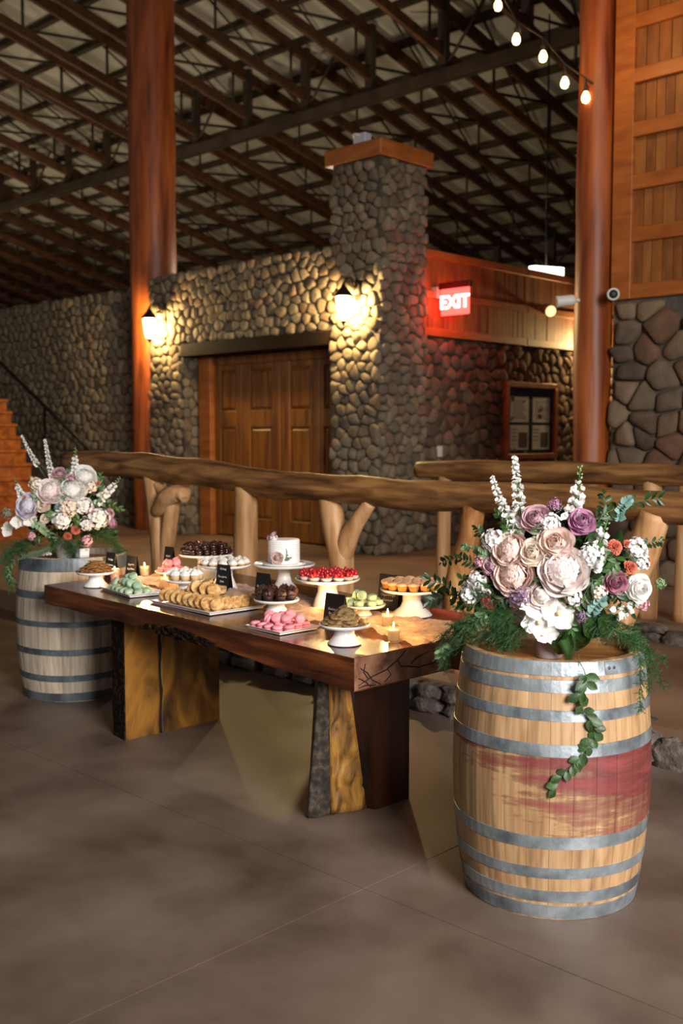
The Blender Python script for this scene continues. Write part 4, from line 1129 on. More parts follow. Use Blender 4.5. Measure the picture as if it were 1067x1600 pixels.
# ------------------------------------------------------------------ name cards
def card(loc, w, h, rz, label, lines, seed):
    t = empty('menu_card', loc, rz)
    a = .16
    G().box(-w / 2, w / 2, -.0015, .0015, 0, h).xf(Matrix.Rotation(-a, 4, 'X')).build('face', M_CARD, t)
    d = 2 * math.sin(a) * h
    G().box(-w / 2, w / 2, -.0015, .0015, 0, h).xf(Matrix.Translation((0, d, 0)) @ Matrix.Rotation(a, 4, 'X')).build('back_face', M_CARD, t)
    g = G(); r = random.Random(seed)
    for i, (z, ww) in enumerate(lines):                         # hand-lettered script
        n = int(26 * ww) + 6; pts = []
        for k in range(n):
            e = k / (n - 1); am = .0075 * (.45 + .55 * abs(noise.noise(Vector((k * .8, seed + i, 0)))) + (.6 if k < 3 or r.random() < .12 else 0))
            pts.append((-w * .5 * ww + w * ww * e + .003 * math.sin(k * 2.1), -.0022, z * h + am * math.sin(k * 1.9)))
        g.tube(pts, .0013, 4)
    g.xf(Matrix.Rotation(-a, 4, 'X')).build('lettering', M_CHALK, t)
    tag(t, label, 'card')
card((-5.36, 3.545, .765), .085, .15, .1, 'black lettered card behind the crisp cookies, next to the pale barrel', ((.72, .5), (.5, .7)), 1)
card((-5.234, 3.609, .764), .09, .135, .1, 'black lettered card behind the green macaron plate', ((.62, .6), (.42, .7)), 2)
card((-5.33, 3.95, .766), .08, .155, .05, 'black lettered card behind the back pink macarons, before the forked post', ((.62, .5), (.42, .6), (.25, .4)), 3)
card((-4.36, 3.585, .753), .095, .172, .05, 'tall black lettered card behind the cookie tray, below the white cake', ((.86, .5), (.62, .7), (.47, .3), (.32, .8)), 4)
card((-4.012, 3.56, .749), .095, .165, .05, 'black lettered card behind the chocolate cupcakes', ((.58, .75), (.38, .5)), 5)
card((-3.43, 3.50, .741), .125, .135, .02, 'black lettered card behind the near front cookies', ((.45, .6), (.3, .5)), 6)
card((-3.492, 3.955, .743), .132, .175, .05, 'large black lettered card between strawberry tarts and peach cupcakes', ((.6, .6), (.4, .7), (.25, .5)), 7)

# ------------------------------------------------------------------ candles
M_GLASS = mat('votive_glass', '#ffffff', rough=.05, trans=1.0, alpha=.45)
M_WAX = mat('candle_wax', '#f6d6a4', rough=.5, sss=.6, emis='#ffc680', estr=.6)  # weak emission stands in for candlelight glowing through the wax
M_FLAME = mat('flame', '#fff0c0', rough=.5, emis='#ffdc90', estr=26)
def votive(loc, label, power=1.0, glass=None, h=.052):
    loc = (loc[0], loc[1], tz(loc[0], loc[1]) + .0025)
    t = empty('votive_candle', loc)
    G().lathe([(.024, 0), (.026, .004), (.027, .07), (.0255, .07), (.0245, .006), (.002, .005)], 20).build('glass_holder', glass or M_GLASS, t)
    G().lathe([(.0225, .0055), (.0235, .01), (.0235, h - .004), (.021, h), (.003, h - .003)], 18).build('wax', M_WAX, t)
    G().tube([(0, 0, h - .004), (.0005, 0, h + .008)], .001, 5).build('wick', M_CARD, t)
    G().lathe([(.001, h + .004), (.004, h + .010), (.0045, h + .015), (.0025, h + .024), (.0004, h + .032)], 8).build('flame', M_FLAME, t)
    tag(t, label, 'candle')
    d = bpy.data.lights.new('candle_light', 'POINT'); d.energy = power; d.color = (1, .58, .22); d.shadow_soft_size = .012
    o = bpy.data.objects.new('candle_light', d); COL.objects.link(o); o.location = Vector(loc) + Vector((0, 0, .1))
votive((-3.169, 3.595, .745), 'lit votive candle behind the near front candle, on the peach runner', 3.6)
votive((-2.935, 3.368, .742), 'lit votive candle nearest the end of the table, on the peach runner', 3.6)
votive((-3.53, 3.60, .755), 'lit votive candle hidden behind the small black card near the strawberry stand', 3.5)
votive((-4.80, 3.545, .765), 'lit votive candle between the green macarons and the white cupcakes', 3)
votive((-5.24, 3.72, .772), 'lit votive candle behind the card of the green macarons', 3)
M_PINKG = mat('pink_glass', '#f0b8a4', rough=.15, trans=.5, alpha=.8)
votive((-5.213, 3.49, .764), 'lit candle in a pink glass beside the crisp cookies', 2, M_PINKG)

# ------------------------------------------------------------------ flowers
def pmat(n, cols): return mat('petal_' + n, cols, (14, 14, 14), .55, .12, 60, thin=.28, sheen=.15, detail=3)
PET = {'blush': pmat('blush', ['#e4c4b8', '#f0dcd2']), 'cream': pmat('cream', ['#e8d6c4', '#f3e8da']), 'mauve': pmat('mauve', ['#c096a2', '#d8b4ba']),
       'mauve_deep': pmat('mauve_deep', ['#a8607a', '#c08496']), 'white': pmat('white', ['#eceae6', '#f6f5f2']), 'lilac': pmat('lilac', ['#b878a0', '#cc98b8']),
       'pale': pmat('pale', ['#f3e4e0', '#faf3f1']), 'lavender': pmat('lavender', ['#d6cede', '#e9e4ee']), 'coral': pmat('coral', ['#d2654a', '#e28468']),
       'red': pmat('red', ['#a8323c', '#c85250']), 'pink': pmat('pink', ['#d89aa8', '#e6b8c0']), 'purple': pmat('purple', ['#7a5c80', '#9a7c9c']),
       'green': pmat('green', ['#7fa068', '#a4bc88']), 'grey': pmat('grey', ['#8c8c78', '#a8a890'])}
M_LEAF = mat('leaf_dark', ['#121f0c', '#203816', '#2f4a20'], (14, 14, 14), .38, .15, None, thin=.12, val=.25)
M_LEAFP = mat('leaf_pale', ['#5f8058', '#8aa67c'], (14, 14, 14), .5, .15, None, thin=.15, val=.15)
M_LEAFG = mat('leaf_green', ['#2c4a1e', '#46682e'], (14, 14, 14), .42, .15, None, thin=.15, val=.2)
M_LEAFV = mat('vine_leaf', ['#1c3014', '#304a24', '#486038'], (14, 14, 14), .42, .15, None, thin=.12, val=.3)
M_EUC = mat('eucalyptus', ['#5c8078', '#7c9c92'], (14, 14, 14), .6, .1, None, thin=.1, val=.15)
M_FERN = mat('fern_green', ['#20401c', '#3c5f2e'], (10, 10, 10), .6, 0, None, thin=.2, val=.2)
M_STEM = mat('stem_green', ['#35552a', '#4c6e38'], (20, 20, 20), .6)
M_LIP = mat('orchid_lip', '#d8c48a', rough=.5)

def petal(L, W, cup=.35, bow=.18, curl=.18, ruf=0.0, nu=6, nv=6, tip=.75):
    g = G(); v = []
    for j in range(nv + 1):
        q = j / nv; wd = W * (math.sin(PI * (.10 + tip * q)) ** .8)
        for i in range(nu + 1):
            u = -1 + 2 * i / nu
            y = -cup * u * u * wd + bow * math.sin(PI * q) * L + curl * q ** 4 * L
            z = L * q - .12 * L * u * u * q
            if ruf: y += ruf * L * math.sin(u * 8 + q * 3) * q * q; z += ruf * L * .7 * math.sin(u * 11) * q * q
            v.append((u * wd, y, z))
    return g.add(v, [(j * (nu + 1) + i, j * (nu + 1) + i + 1, (j + 1) * (nu + 1) + i + 1, (j + 1) * (nu + 1) + i) for j in range(nv) for i in range(nu)])

def petal_set(kind, r, seed):
    "list of (petal type, matrix) for a flower of radius r opening along +z"
    rd = random.Random(seed); out = []
    if kind == 'rose':
        n = 26
        for i in range(n):
            t = i / (n - 1); s = .42 + .58 * t ** .8; tl = .02 + 1.12 * t ** 1.25
            out.append((0 if t < .55 else 1, Matrix.Rotation(i * 2.4 + rd.uniform(-.15, .15), 4, 'Z') @ Matrix.Translation((0, r * (.04 + .12 * t), r * (.20 - .42 * t))) @ Matrix.Rotation(-tl, 4, 'X') @ Matrix.Scale(s, 4)))
    elif kind == 'peony':
        n = 44
        for i in range(n):
            t = i / (n - 1); s = .78 + .30 * t; tl = -.12 + 1.05 * t ** 1.6 + rd.uniform(-.08, .08)
            out.append((2 if t < .65 else 1, Matrix.Rotation(i * 2.4 + rd.uniform(-.3, .3), 4, 'Z') @ Matrix.Translation((0, r * (.05 + .22 * t), r * (-.15 - .30 * t))) @ Matrix.Rotation(-tl, 4, 'X') @ Matrix.Scale(s, 4)))
    elif kind == 'carn':
        n = 46
        for i in range(n):
            t = i / (n - 1)
            out.append((3, Matrix.Rotation(i * 2.4 + rd.uniform(-.4, .4), 4, 'Z') @ Matrix.Translation((0, r * .05 * t, -r * .3 * t)) @ Matrix.Rotation(-(.05 + 1.25 * t + rd.uniform(-.15, .15)), 4, 'X') @ Matrix.Scale(.7 + .25 * t, 4)))
    return out
def petal_types(r): return [petal(r * .95, r * .74, .5, .24, .05), petal(r * 1.05, r * .86, .38, .22, .22), petal(r * 1.0, r * .8, .5, .30, -.08, .05), petal(r * .95, r * .55, .2, .05, .1, .09)]

def flower(parent, kind, colour, M, r, seed, split):
    m = PET[colour]; ty = petal_types(r); st = petal_set(kind, r, seed)
    core = G().lathe([(r * .03, -r * .75), (r * .12, -r * .6), (r * .22, -r * .35), (r * .16, -r * .05), (r * .02, r * .1)], 10)
    nm = {'rose': 'rose', 'peony': 'peony', 'carn': 'carnation'}[kind]
    if split:
        o = core.build(nm, m, parent); o.matrix_local = M
        me = [g.mesh('petal', m) for g in ty]
        for k, P in st: link('petal', me[k], o, None, None, P)
    else:
        for k, P in st: core.merge(ty[k], P)
        o = core.build(nm, m, parent); o.matrix_local = M
    return o

def floret(r, cup=.5, n=5):
    g = G(); p = petal(r, r * .62, .1, .0, .1, 0, 2, 2, .8)
    for k in range(n): g.merge(p, Matrix.Rotation(2 * PI * k / n, 4, 'Z') @ Matrix.Translation((0, r * .08, 0)) @ Matrix.Rotation(-(PI / 2 - cup), 4, 'X'))
    return g

def cluster(parent, colour, M, r, seed):
    rd = random.Random(seed); g = G(); small = colour in ('purple', 'green', 'grey', 'lilac')
    n = 120 if small else 38; fr = r * (.14 if small else .31)
    F = floret(fr, .45)
    for k in range(n):
        a, e = k * 2.4, math.acos(1 - (k + .5) / n * 1.25)
        d = Vector((math.sin(e) * math.cos(a), math.sin(e) * math.sin(a), math.cos(e)))
        R_ = r * (rd.uniform(.45, 1.2) if small else rd.uniform(.62, 1.2))
        g.merge(F, Matrix.Translation(d * R_) @ (d + Vector((rd.uniform(-.3, .3), rd.uniform(-.3, .3), rd.uniform(-.3, .3)))).to_track_quat('Z', 'Y').to_matrix().to_4x4())
    o = g.build('floret_cluster', PET[colour], parent, None, 'stuff'); o.matrix_local = M
    sg = G()
    for k in range(0, n, 4):
        a, e = k * 2.4, math.acos(1 - (k + .5) / n * 1.25)
        sg.tube([(0, 0, -r * .6), (math.sin(e) * math.cos(a) * r * .8, math.sin(e) * math.sin(a) * r * .8, math.cos(e) * r * .8)], r * .03, 4)
    sg.build('stems', M_STEM, o, None, 'stuff')

def spline(pts, n):
    P = [Vector(p) for p in pts]; out = []
    for i in range(n + 1):
        f = i / n * (len(P) - 1); k = min(int(f), len(P) - 2); t = f - k
        a, b, c, d = P[max(k - 1, 0)], P[k], P[k + 1], P[min(k + 2, len(P) - 1)]
        out.append(.5 * (2 * b + (c - a) * t + (2 * a - 5 * b + 4 * c - d) * t * t + (3 * b - a - 3 * c + d) * t ** 3))
    return out

def spike(parent, name, pts, r, seed, snap):
    rd = random.Random(seed); S = spline(list(reversed(pts)), 40)
    L = sum((S[i + 1] - S[i]).length for i in range(40)); n = max(14, int(L / (r * .25)))
    st = G().tube(S, [r * .16 * (1 - .6 * i / 40) for i in range(41)], 5).build(name, M_STEM, parent)
    fl = floret(r * .62, .75).mesh('floret', PET['white']); cupf = G().merge(floret(r * .7, 1.0, 4)).merge(floret(r * .5, 1.25, 3))
    cm = cupf.mesh('floret', PET['white']); bd = G().lathe([(.001, 0), (r * .16, r * .12), (r * .18, r * .26), (r * .02, r * .5)], 7).mesh('bud', PET['green'])
    tip = G()
    for k in range(n):
        q = k / n; f = q * 40; i = min(int(f), 39); p = S[i].lerp(S[i + 1], f - i); t = (S[i + 1] - S[i]).normalized()
        a = k * 2.4; u = t.orthogonal().normalized(); w = t.cross(u)
        d = (u * math.cos(a) + w * math.sin(a) + t * (.35 + .9 * q)).normalized()
        sc = 1.12 - .62 * q + rd.uniform(-.1, .1)
        M = Matrix.LocRotScale(p + d * r * (.5 - .34 * q), d.to_track_quat('Z', 'Y'), Vector((sc,) * 3))
        if snap and q > .62: link('bud', bd, st, None, None, M)
        else: link('floret', cm if snap else fl, st, None, None, M)

def leafm(L, W, fold=.25, droop=.2, n=6, tip=.86):
    g = G(); v = []
    for j in range(n + 1):
        q = j / n; wd = W * math.sin(PI * (.04 + tip * q * 1.1 if q < 1 else 1)) ** .9 if q < 1 else .0004
        wd = max(wd, .0004)
        for u in (-1, -.5, 0, .5, 1): v.append((u * wd, -droop * L * q * q + fold * abs(u) * wd, L * q))
    return g.add(v, [(j * 5 + i, j * 5 + i + 1, j * 5 + i + 6, j * 5 + i + 5) for j in range(n) for i in range(4)])
LEAVES = {}
def leaf_mesh(kind):
    if kind not in LEAVES:
        s = {'dark': (1, .19, M_LEAF), 'pale': (1, .33, M_LEAFP), 'green': (1, .24, M_LEAFG), 'vine': (1, .36, M_LEAFV), 'big': (1, .27, M_LEAF), 'euc': (1, .5, M_EUC)}[kind]
        LEAVES[kind] = leafm(s[0], s[1]).mesh('leaf', s[2])
    return LEAVES[kind]
def sprig(parent, name, pts, ll, kind, seed, step=.62, start=.12, skip=0):
    rd = random.Random(seed); S = spline(pts, 24); L = sum((S[i + 1] - S[i]).length for i in range(24))
    st = G().tube(S, [.0016 * (1.3 - .8 * i / 24) for i in range(25)], 5).build(name, M_STEM, parent)
    n = max(5, int(L / (ll * step))) ; lm = leaf_mesh(kind)
    for k in range(n + 1):
        q = start + (1 - start) * k / n; f = q * 24; i = min(int(f), 23); p = S[i].lerp(S[i + 1], min(f - i, 1)); t = (S[i + 1] - S[i]).normalized()
        for sd in ((1, -1) if k < n else (0,)):
            if rd.random() < skip: continue
            u = t.cross(Vector((.25 * rd.uniform(-1, 1), -1, .3 * rd.uniform(-1, 1)))).normalized()
            d = (t * rd.uniform(.55, .9) + u * sd * .85 + Vector((rd.uniform(-.2, .2), rd.uniform(-.35, .05), rd.uniform(-.2, .2)))).normalized()
            s = ll * rd.uniform(.8, 1.15) * (1 - .25 * q)
            nrm = Vector((rd.uniform(-.4, .4), -1, rd.uniform(.0, .6)))
            x = d.cross(nrm).normalized(); y = d.cross(x) * -1
            M = Matrix((x, y, d)).transposed().to_4x4() @ Matrix.Scale(s, 4); M.translation = p
            link('leaf', lm, st, None, None, M)
    return st
def frondm(parent, pts, ext, seed, fine):
    rd = random.Random(seed); g = G(); S = spline(pts, 30)
    g.tube(S, [.0014 * (1.2 - .9 * i / 30) for i in range(31)], 4)
    if not fine:                                   # leather fern: flat leaflets
        for i in range(3, 31):
            t = (S[i] - S[i - 1]).normalized(); u = t.cross(Vector((0, -1, .2))).normalized()
            for sd in (1, -1):
                l = ext * (1.05 - .85 * i / 30); d = (u * sd + t * .55).normalized() * l; w = t * (S[i] - S[i - 1]).length * .45; p = S[i]; z = Vector((0, -.1 * l, 0))
                g.add([p - w, p + d * .5 - w * 1.1 + z, p + d, p + d * .55 + w * .9 + z, p + w], [(0, 1, 2, 3, 4)], False)
    else:                                          # asparagus fern: branchlets with threads
        for i in range(2, 31):
            for b in range(4):
                t = (S[i] - S[i - 1]).normalized()
                d = (Vector((rd.uniform(-1, 1), rd.uniform(-1, .6), rd.uniform(-1, .7))) + t * .5).normalized()
                l = ext * rd.uniform(.45, 1.0) * (1.1 - .6 * i / 30); p0 = S[i]
                for k in range(1, 8):
                    p = p0 + d * l * k / 8 + Vector((0, 0, -.15 * l * (k / 8) ** 2))
                    for q in range(3):
                        e = (Vector((rd.uniform(-1, 1), rd.uniform(-1, 1), rd.uniform(-1, 1))) + d).normalized() * l * .30
                        w = e.cross(Vector((.3, 1, .2))).normalized() * .00075
                        g.add([p - w, p + w, p + e], [(0, 1, 2)], False)
                w = d.cross(Vector((.2, 1, .1))).normalized() * .0007
                g.add([p0 - w, p0 + w, p0 + d * l], [(0, 1, 2)], False)
    g.build('fern_frond', M_FERN, parent, None, 'stuff')
def orchid(parent, colour, M, r):
    a = petal(r, r * .62, .12, .05, -.12, 0, 6, 5, .82).mesh('petal', PET[colour]); b = petal(r * .9, r * .36, .15, .05, -.08, 0, 6, 5, .85).mesh('petal', PET[colour])
    o = G().lathe([(.001, -r * .1), (r * .12, 0), (r * .14, r * .15), (r * .05, r * .3), (.001, r * .34)], 9).build('orchid', M_LIP, parent); o.matrix_local = M
    for ang, me in ((1.35, a), (-1.35, a), (0, b), (2.45, b), (-2.45, b)):
        link('petal', me, o, None, None, Matrix.Rotation(ang, 4, 'Z') @ Matrix.Translation((0, r * .04, 0)) @ Matrix.Rotation(-1.38, 4, 'X'))
    link('lip', petal(r * .45, r * .26, -.5, .2, .4, .05).mesh('lip', PET[colour]), o, None, None, Matrix.Rotation(PI, 4, 'Z') @ Matrix.Translation((0, 0, r * .1)) @ Matrix.Rotation(-.8, 4, 'X'))

def bouquet(name, loc, rz, items, zc, R_, label, split, vase_p, vase_m):
    t = empty(name, loc, rz); z0 = Vector((0, 0, loc[2]))
    def P(p): return Vector(p) - z0
    ctr = P((0, .05, zc))
    for i, (k, pts, r) in enumerate(items):
        kind, _, c = k.partition(':'); p = P(pts[0])
        d = ((p - ctr).normalized() + Vector((0, -.75, .28))).normalized()
        M = Matrix.LocRotScale(p, d.to_track_quat('Z', 'Y') @ Euler((0, 0, i * 1.1)).to_quaternion(), None)
        if kind in ('rose', 'peony', 'carn'):
            flower(t, kind, c, M, r * 1.05, i, split and kind != 'carn' and r > .03)
            G().tube([p - d * r * .6, (p - d * r * .6 + ctr) / 2 + Vector((0, 0, -.03)), ctr + Vector((0, 0, -.12))], .003, 5).build('flower_stem', M_STEM, t)
        elif kind == 'cluster': cluster(t, c, M, r, i)
        elif kind in ('spike', 'snap'):
            S = [P(q) for q in pts]; spike(t, 'delphinium' if kind == 'spike' else 'snapdragon', S, r, i, kind == 'snap')
            G().tube([S[-1], (S[-1] + ctr) / 2, ctr + Vector((0, 0, -.1))], .0025, 5).build('flower_stem', M_STEM, t)
        elif kind == 'orchid': orchid(t, c, Matrix.LocRotScale(p, (Vector((0, -1, .1)) + (p - ctr) * 1.2).normalized().to_track_quat('Z', 'Y') @ Euler((0, 0, PI + i * .5)).to_quaternion(), None), r * 1.15)
        elif kind == 'euc':
            S = [p + Vector((0, .06, -.04)), p + Vector((0, .0, 0)), p + Vector((r * .6, -.02, r * .9))]
            sprig(t, 'eucalyptus_sprig', S, r * .75, 'euc', i, .5)
        elif kind == 'sprig':
            S = [P(q) for q in pts]; S = [S[0].lerp(ctr, .5)] + S
            sprig(t, 'leaf_sprig', S, r * 1.5, c, i, .9 if c != 'green' else .7, .3, .12)
        elif kind == 'big':
            a, b = P(pts[0]), P(pts[1]); dd = b - a; L = dd.length; dn = dd.normalized()
            x = dn.cross(Vector((.1, -1, .25))).normalized(); y = dn.cross(x) * -1
            M = Matrix((x, y, dn)).transposed().to_4x4() @ Matrix.Diagonal((r / .27, L, L, 1)); M.translation = a
            link('leaf', leaf_mesh('big'), t, None, None, M)
        elif kind in ('fern', 'frond'):
            S = [P(q) for q in pts]
            for q in S[1:]:                                        # what hangs below the rim hangs outside the barrel
                rr = math.hypot(q.x, q.y)
                if q.z < .035 and rr > .2:
                    k = max(1, .385 / rr); q.x *= k; q.y *= k
            if S[-1].z < .035 and math.hypot(S[-1].x, S[-1].y) > .3 and S[-2].z < .07: S[-2] = Vector((S[-1].x * .97, S[-1].y * .97, max(S[-2].z, .075)))
            frondm(t, S, r * 1.25, i, kind == 'fern')
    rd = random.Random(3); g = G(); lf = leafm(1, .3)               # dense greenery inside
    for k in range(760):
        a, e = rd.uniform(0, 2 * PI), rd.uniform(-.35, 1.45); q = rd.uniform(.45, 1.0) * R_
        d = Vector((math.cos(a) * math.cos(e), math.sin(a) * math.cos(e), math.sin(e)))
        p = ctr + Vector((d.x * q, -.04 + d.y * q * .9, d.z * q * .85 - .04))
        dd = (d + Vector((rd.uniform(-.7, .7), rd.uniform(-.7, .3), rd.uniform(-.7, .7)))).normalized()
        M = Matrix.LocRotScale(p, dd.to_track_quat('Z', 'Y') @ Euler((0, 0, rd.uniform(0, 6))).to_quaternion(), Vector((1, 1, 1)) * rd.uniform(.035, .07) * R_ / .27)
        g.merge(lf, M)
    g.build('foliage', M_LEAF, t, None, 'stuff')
    vx, vy, vr, vh = vase_p
    G().lathe([(vr * .75, 0), (vr * .85, .004), (vr, vh * .5), (vr * 1.05, vh * .9), (vr * 1.0, vh), (vr * .9, vh * .98), (vr * .85, vh * .6), (vr * .6, vh * .5)], 28, (vx, vy, 0)).build('vase', vase_m, t)
    tag(t, label, 'bouquet')
    return t
BOUQUET_R = [('rose:blush',[(.007,-.215,1.262)],.0558),
('rose:cream',[(-.067,-.218,1.228)],.0474),
('rose:mauve',[(-.06,-.183,1.338)],.0478),
('rose:mauve_deep',[(.204,-.187,1.131)],.0386),
('rose:white',[(.281,-.138,1.107)],.0455),
('rose:lilac',[(.092,-.181,1.332)],.0431),
('peony:blush',[(-.144,-.199,1.233)],.0566),
('peony:blush',[(-.13,-.213,1.15)],.0608),
('peony:pale',[(.033,-.228,1.171)],.0706),
('rose:mauve',[(-.205,-.185,1.177)],.0329),
('spike:white',[(-.219,-.0,1.472),(-.176,-.115,1.38),(-.12,-.19,1.292)],.0261),
('spike:white',[(-.14,.0,1.541),(-.13,-.01,1.453),(-.113,-.166,1.349)],.0284),
('snap:white',[(.087,-.0,1.511),(.079,-.112,1.427),(.058,-.186,1.334)],.0345),
('snap:white',[(.182,-.135,1.351),(.154,-.187,1.271),(.121,-.215,1.176)],.0342),
('snap:white',[(-.314,-.099,1.025),(-.266,-.151,1.079),(-.213,-.182,1.108)],.0286),
('cluster:white',[(-.282,-.138,1.07)],.0291),
('cluster:lilac',[(-.203,-.186,1.169)],.0219),
('peony:pale',[(-.033,-.226,1.087)],.0388),
('cluster:white',[(.032,-.215,1.26)],.0193),
('cluster:cream',[(-.193,-.182,1.23)],.0219),
('sprig:green',[(-.053,-.204,1.29),(-.065,-.186,1.331),(-.087,-.164,1.362)],.0218),
('sprig:dark',[(-.204,-.171,1.251),(-.247,-.134,1.279),(-.264,-.108,1.299)],.0224),
('sprig:dark',[(.192,-.192,1.11),(.214,-.178,1.076),(.259,-.141,1.028)],.0304),
('sprig:dark',[(-.029,-.229,1.142),(-.055,-.226,1.119),(-.082,-.221,1.095)],.0281),
('sprig:dark',[(.128,-.214,1.144),(.108,-.217,1.101),(.088,-.216,1.056)],.0322),
('sprig:green',[(-.224,-.177,1.107),(-.27,-.149,1.102),(-.313,-.115,1.118)],.027),
('snap:white',[(-.36,-.025,1.023),(-.294,-.131,1.091),(-.229,-.175,1.113)],.0265),
('snap:white',[(.284,-.133,1.082),(.259,-.144,1.04),(.205,-.169,1.016)],.0259),
('cluster:white',[(-.2,-.169,1.262)],.0374),
('cluster:white',[(-.011,-.193,1.326)],.0324),
('cluster:lilac',[(.001,-.158,1.387)],.0239),
('cluster:pink',[(-.246,-.162,1.187)],.0199),
('cluster:white',[(.123,-.209,1.223)],.0385),
('cluster:white',[(.066,-.223,1.083)],.03),
('cluster:white',[(.275,-.126,1.239)],.0347),
('cluster:white',[(.293,-.123,1.191)],.026),
('cluster:purple',[(-.11,-.215,1.083)],.0434),
('cluster:purple',[(.093,-.207,1.018)],.0215),
('cluster:purple',[(.042,-.228,1.159)],.0128),
('cluster:white',[(-.259,-.158,1.125)],.0266),
('cluster:green',[(.365,-.0,1.105)],.0202),
('cluster:cream',[(.15,-.206,1.1)],.0257),
('cluster:pink',[(.299,-.112,1.047)],.0196),
('carn:coral',[(.201,-.174,1.249)],.0301),
('carn:coral',[(.255,-.155,1.181)],.0259),
('carn:coral',[(.304,-.11,1.196)],.0283),
('carn:red',[(-.217,-.174,1.055)],.0375),
('carn:coral',[(.244,-.144,1.259)],.0151),
('orchid:white',[(-.058,-.221,1.063)],.054),
('orchid:white',[(.019,-.217,1.026)],.0539),
('orchid:white',[(-.045,-.206,.991)],.0521),
('orchid:white',[(-.016,-.194,.951)],.0348),
('orchid:blush',[(-.067,-.222,1.085)],.0324),
('euc:blue',[(.134,-.201,1.036)],.043),
('euc:blue',[(.222,-.088,1.368)],.0395),
('sprig:dark',[(.084,-.195,1.302),(.18,-.127,1.363),(.272,.0,1.389),(.369,.0,1.406)],.0311),
('sprig:dark',[(.147,-.163,1.333),(.17,-.103,1.394),(.165,-.061,1.425)],.0243),
('sprig:dark',[(-.318,-.101,1.048),(-.386,-.0,1.077),(-.449,-.0,1.099)],.0327),
('sprig:dark',[(-.259,-.147,1.034),(-.374,.0,1.042),(-.439,.0,1.016)],.0304),
('sprig:dark',[(-.271,-.146,1.18),(-.333,-.083,1.189),(-.398,.0,1.159)],.0233),
('sprig:dark',[(.255,-.15,1.215),(.312,-.076,1.252),(.372,.0,1.256)],.0223),
('sprig:dark',[(.014,-.226,1.077),(.009,-.23,1.121),(.004,-.229,1.171)],.0321),
('sprig:dark',[(.034,-.227,1.1),(.055,-.227,1.133),(.086,-.223,1.155)],.0278),
('sprig:dark',[(-.158,-.202,1.079),(-.202,-.177,1.03),(-.259,-.137,.999)],.0269),
('sprig:pale',[(-.26,-.127,.974),(-.338,.0,.89),(-.396,-.0,.824)],.0281),
('sprig:pale',[(-.224,-.159,1.003),(-.284,-.1,.957),(-.345,-.0,.913)],.028),
('sprig:green',[(.077,-.219,1.068),(.057,-.21,1.011),(.068,-.195,.965)],.026),
('sprig:green',[(.201,-.181,1.217),(.191,-.192,1.175),(.149,-.208,1.133)],.0278),
('sprig:green',[(.127,-.204,1.24),(.169,-.195,1.218),(.201,-.187,1.175)],.03),
('sprig:pale',[(-.215,-.176,1.207),(-.261,-.144,1.224),(-.309,-.095,1.236)],.0181),
('sprig:green',[(-.139,-.186,1.286),(-.173,-.154,1.327),(-.197,-.12,1.357)],.0178),
('big',[(.072,-.202,.988),(.088,-.143,.867)],.0528),
('big',[(.152,-.19,1.011),(.219,-.136,.949)],.0437),
('big',[(.047,-.197,.965),(.021,-.143,.853)],.0397),
('big',[(.109,-.204,1.023),(.17,-.151,.928)],.0436),
('big',[(.169,-.195,1.218),(.222,-.151,1.279)],.0259),
('big',[(.137,-.203,1.229),(.126,-.189,1.292)],.0215),
('fern',[(-.135,-.196,1.013),(-.202,-.149,.946),(-.267,.0,.822)],.0792),
('fern',[(-.179,-.186,1.032),(-.271,-.118,.972),(-.361,-.0,.877)],.0701),
('fern',[(-.157,-.186,.999),(-.226,-.113,.905),(-.313,-.0,.785)],.0701),
('fern',[(.142,-.186,.988),(.241,-.12,.947),(.316,.0,.835)],.0587),
('fern',[(.163,-.182,.999),(.274,-.097,.955),(.329,.0,.744)],.0497),
('fern',[(.192,-.24,.989),(.266,-.24,.884),(.265,-.24,.723)],.0425),
('fern',[(.225,-.2,.972),(.289,-.2,.866),(.297,-.2,.78)],.0386),
('fern',[(-.07,-.208,1.006),(-.135,-.173,.942),(-.169,-.133,.888)],.0626),
('fern',[(-.179,-.192,1.066),(-.247,-.161,1.07),(-.332,-.071,1.008)],.0549),
('frond',[(-.135,-.203,1.047),(-.179,-.177,.997),(-.203,-.136,.921)],.0358),
('frond',[(.037,-.194,.953),(.06,-.156,.88),(.04,-.095,.798)],.0313)]
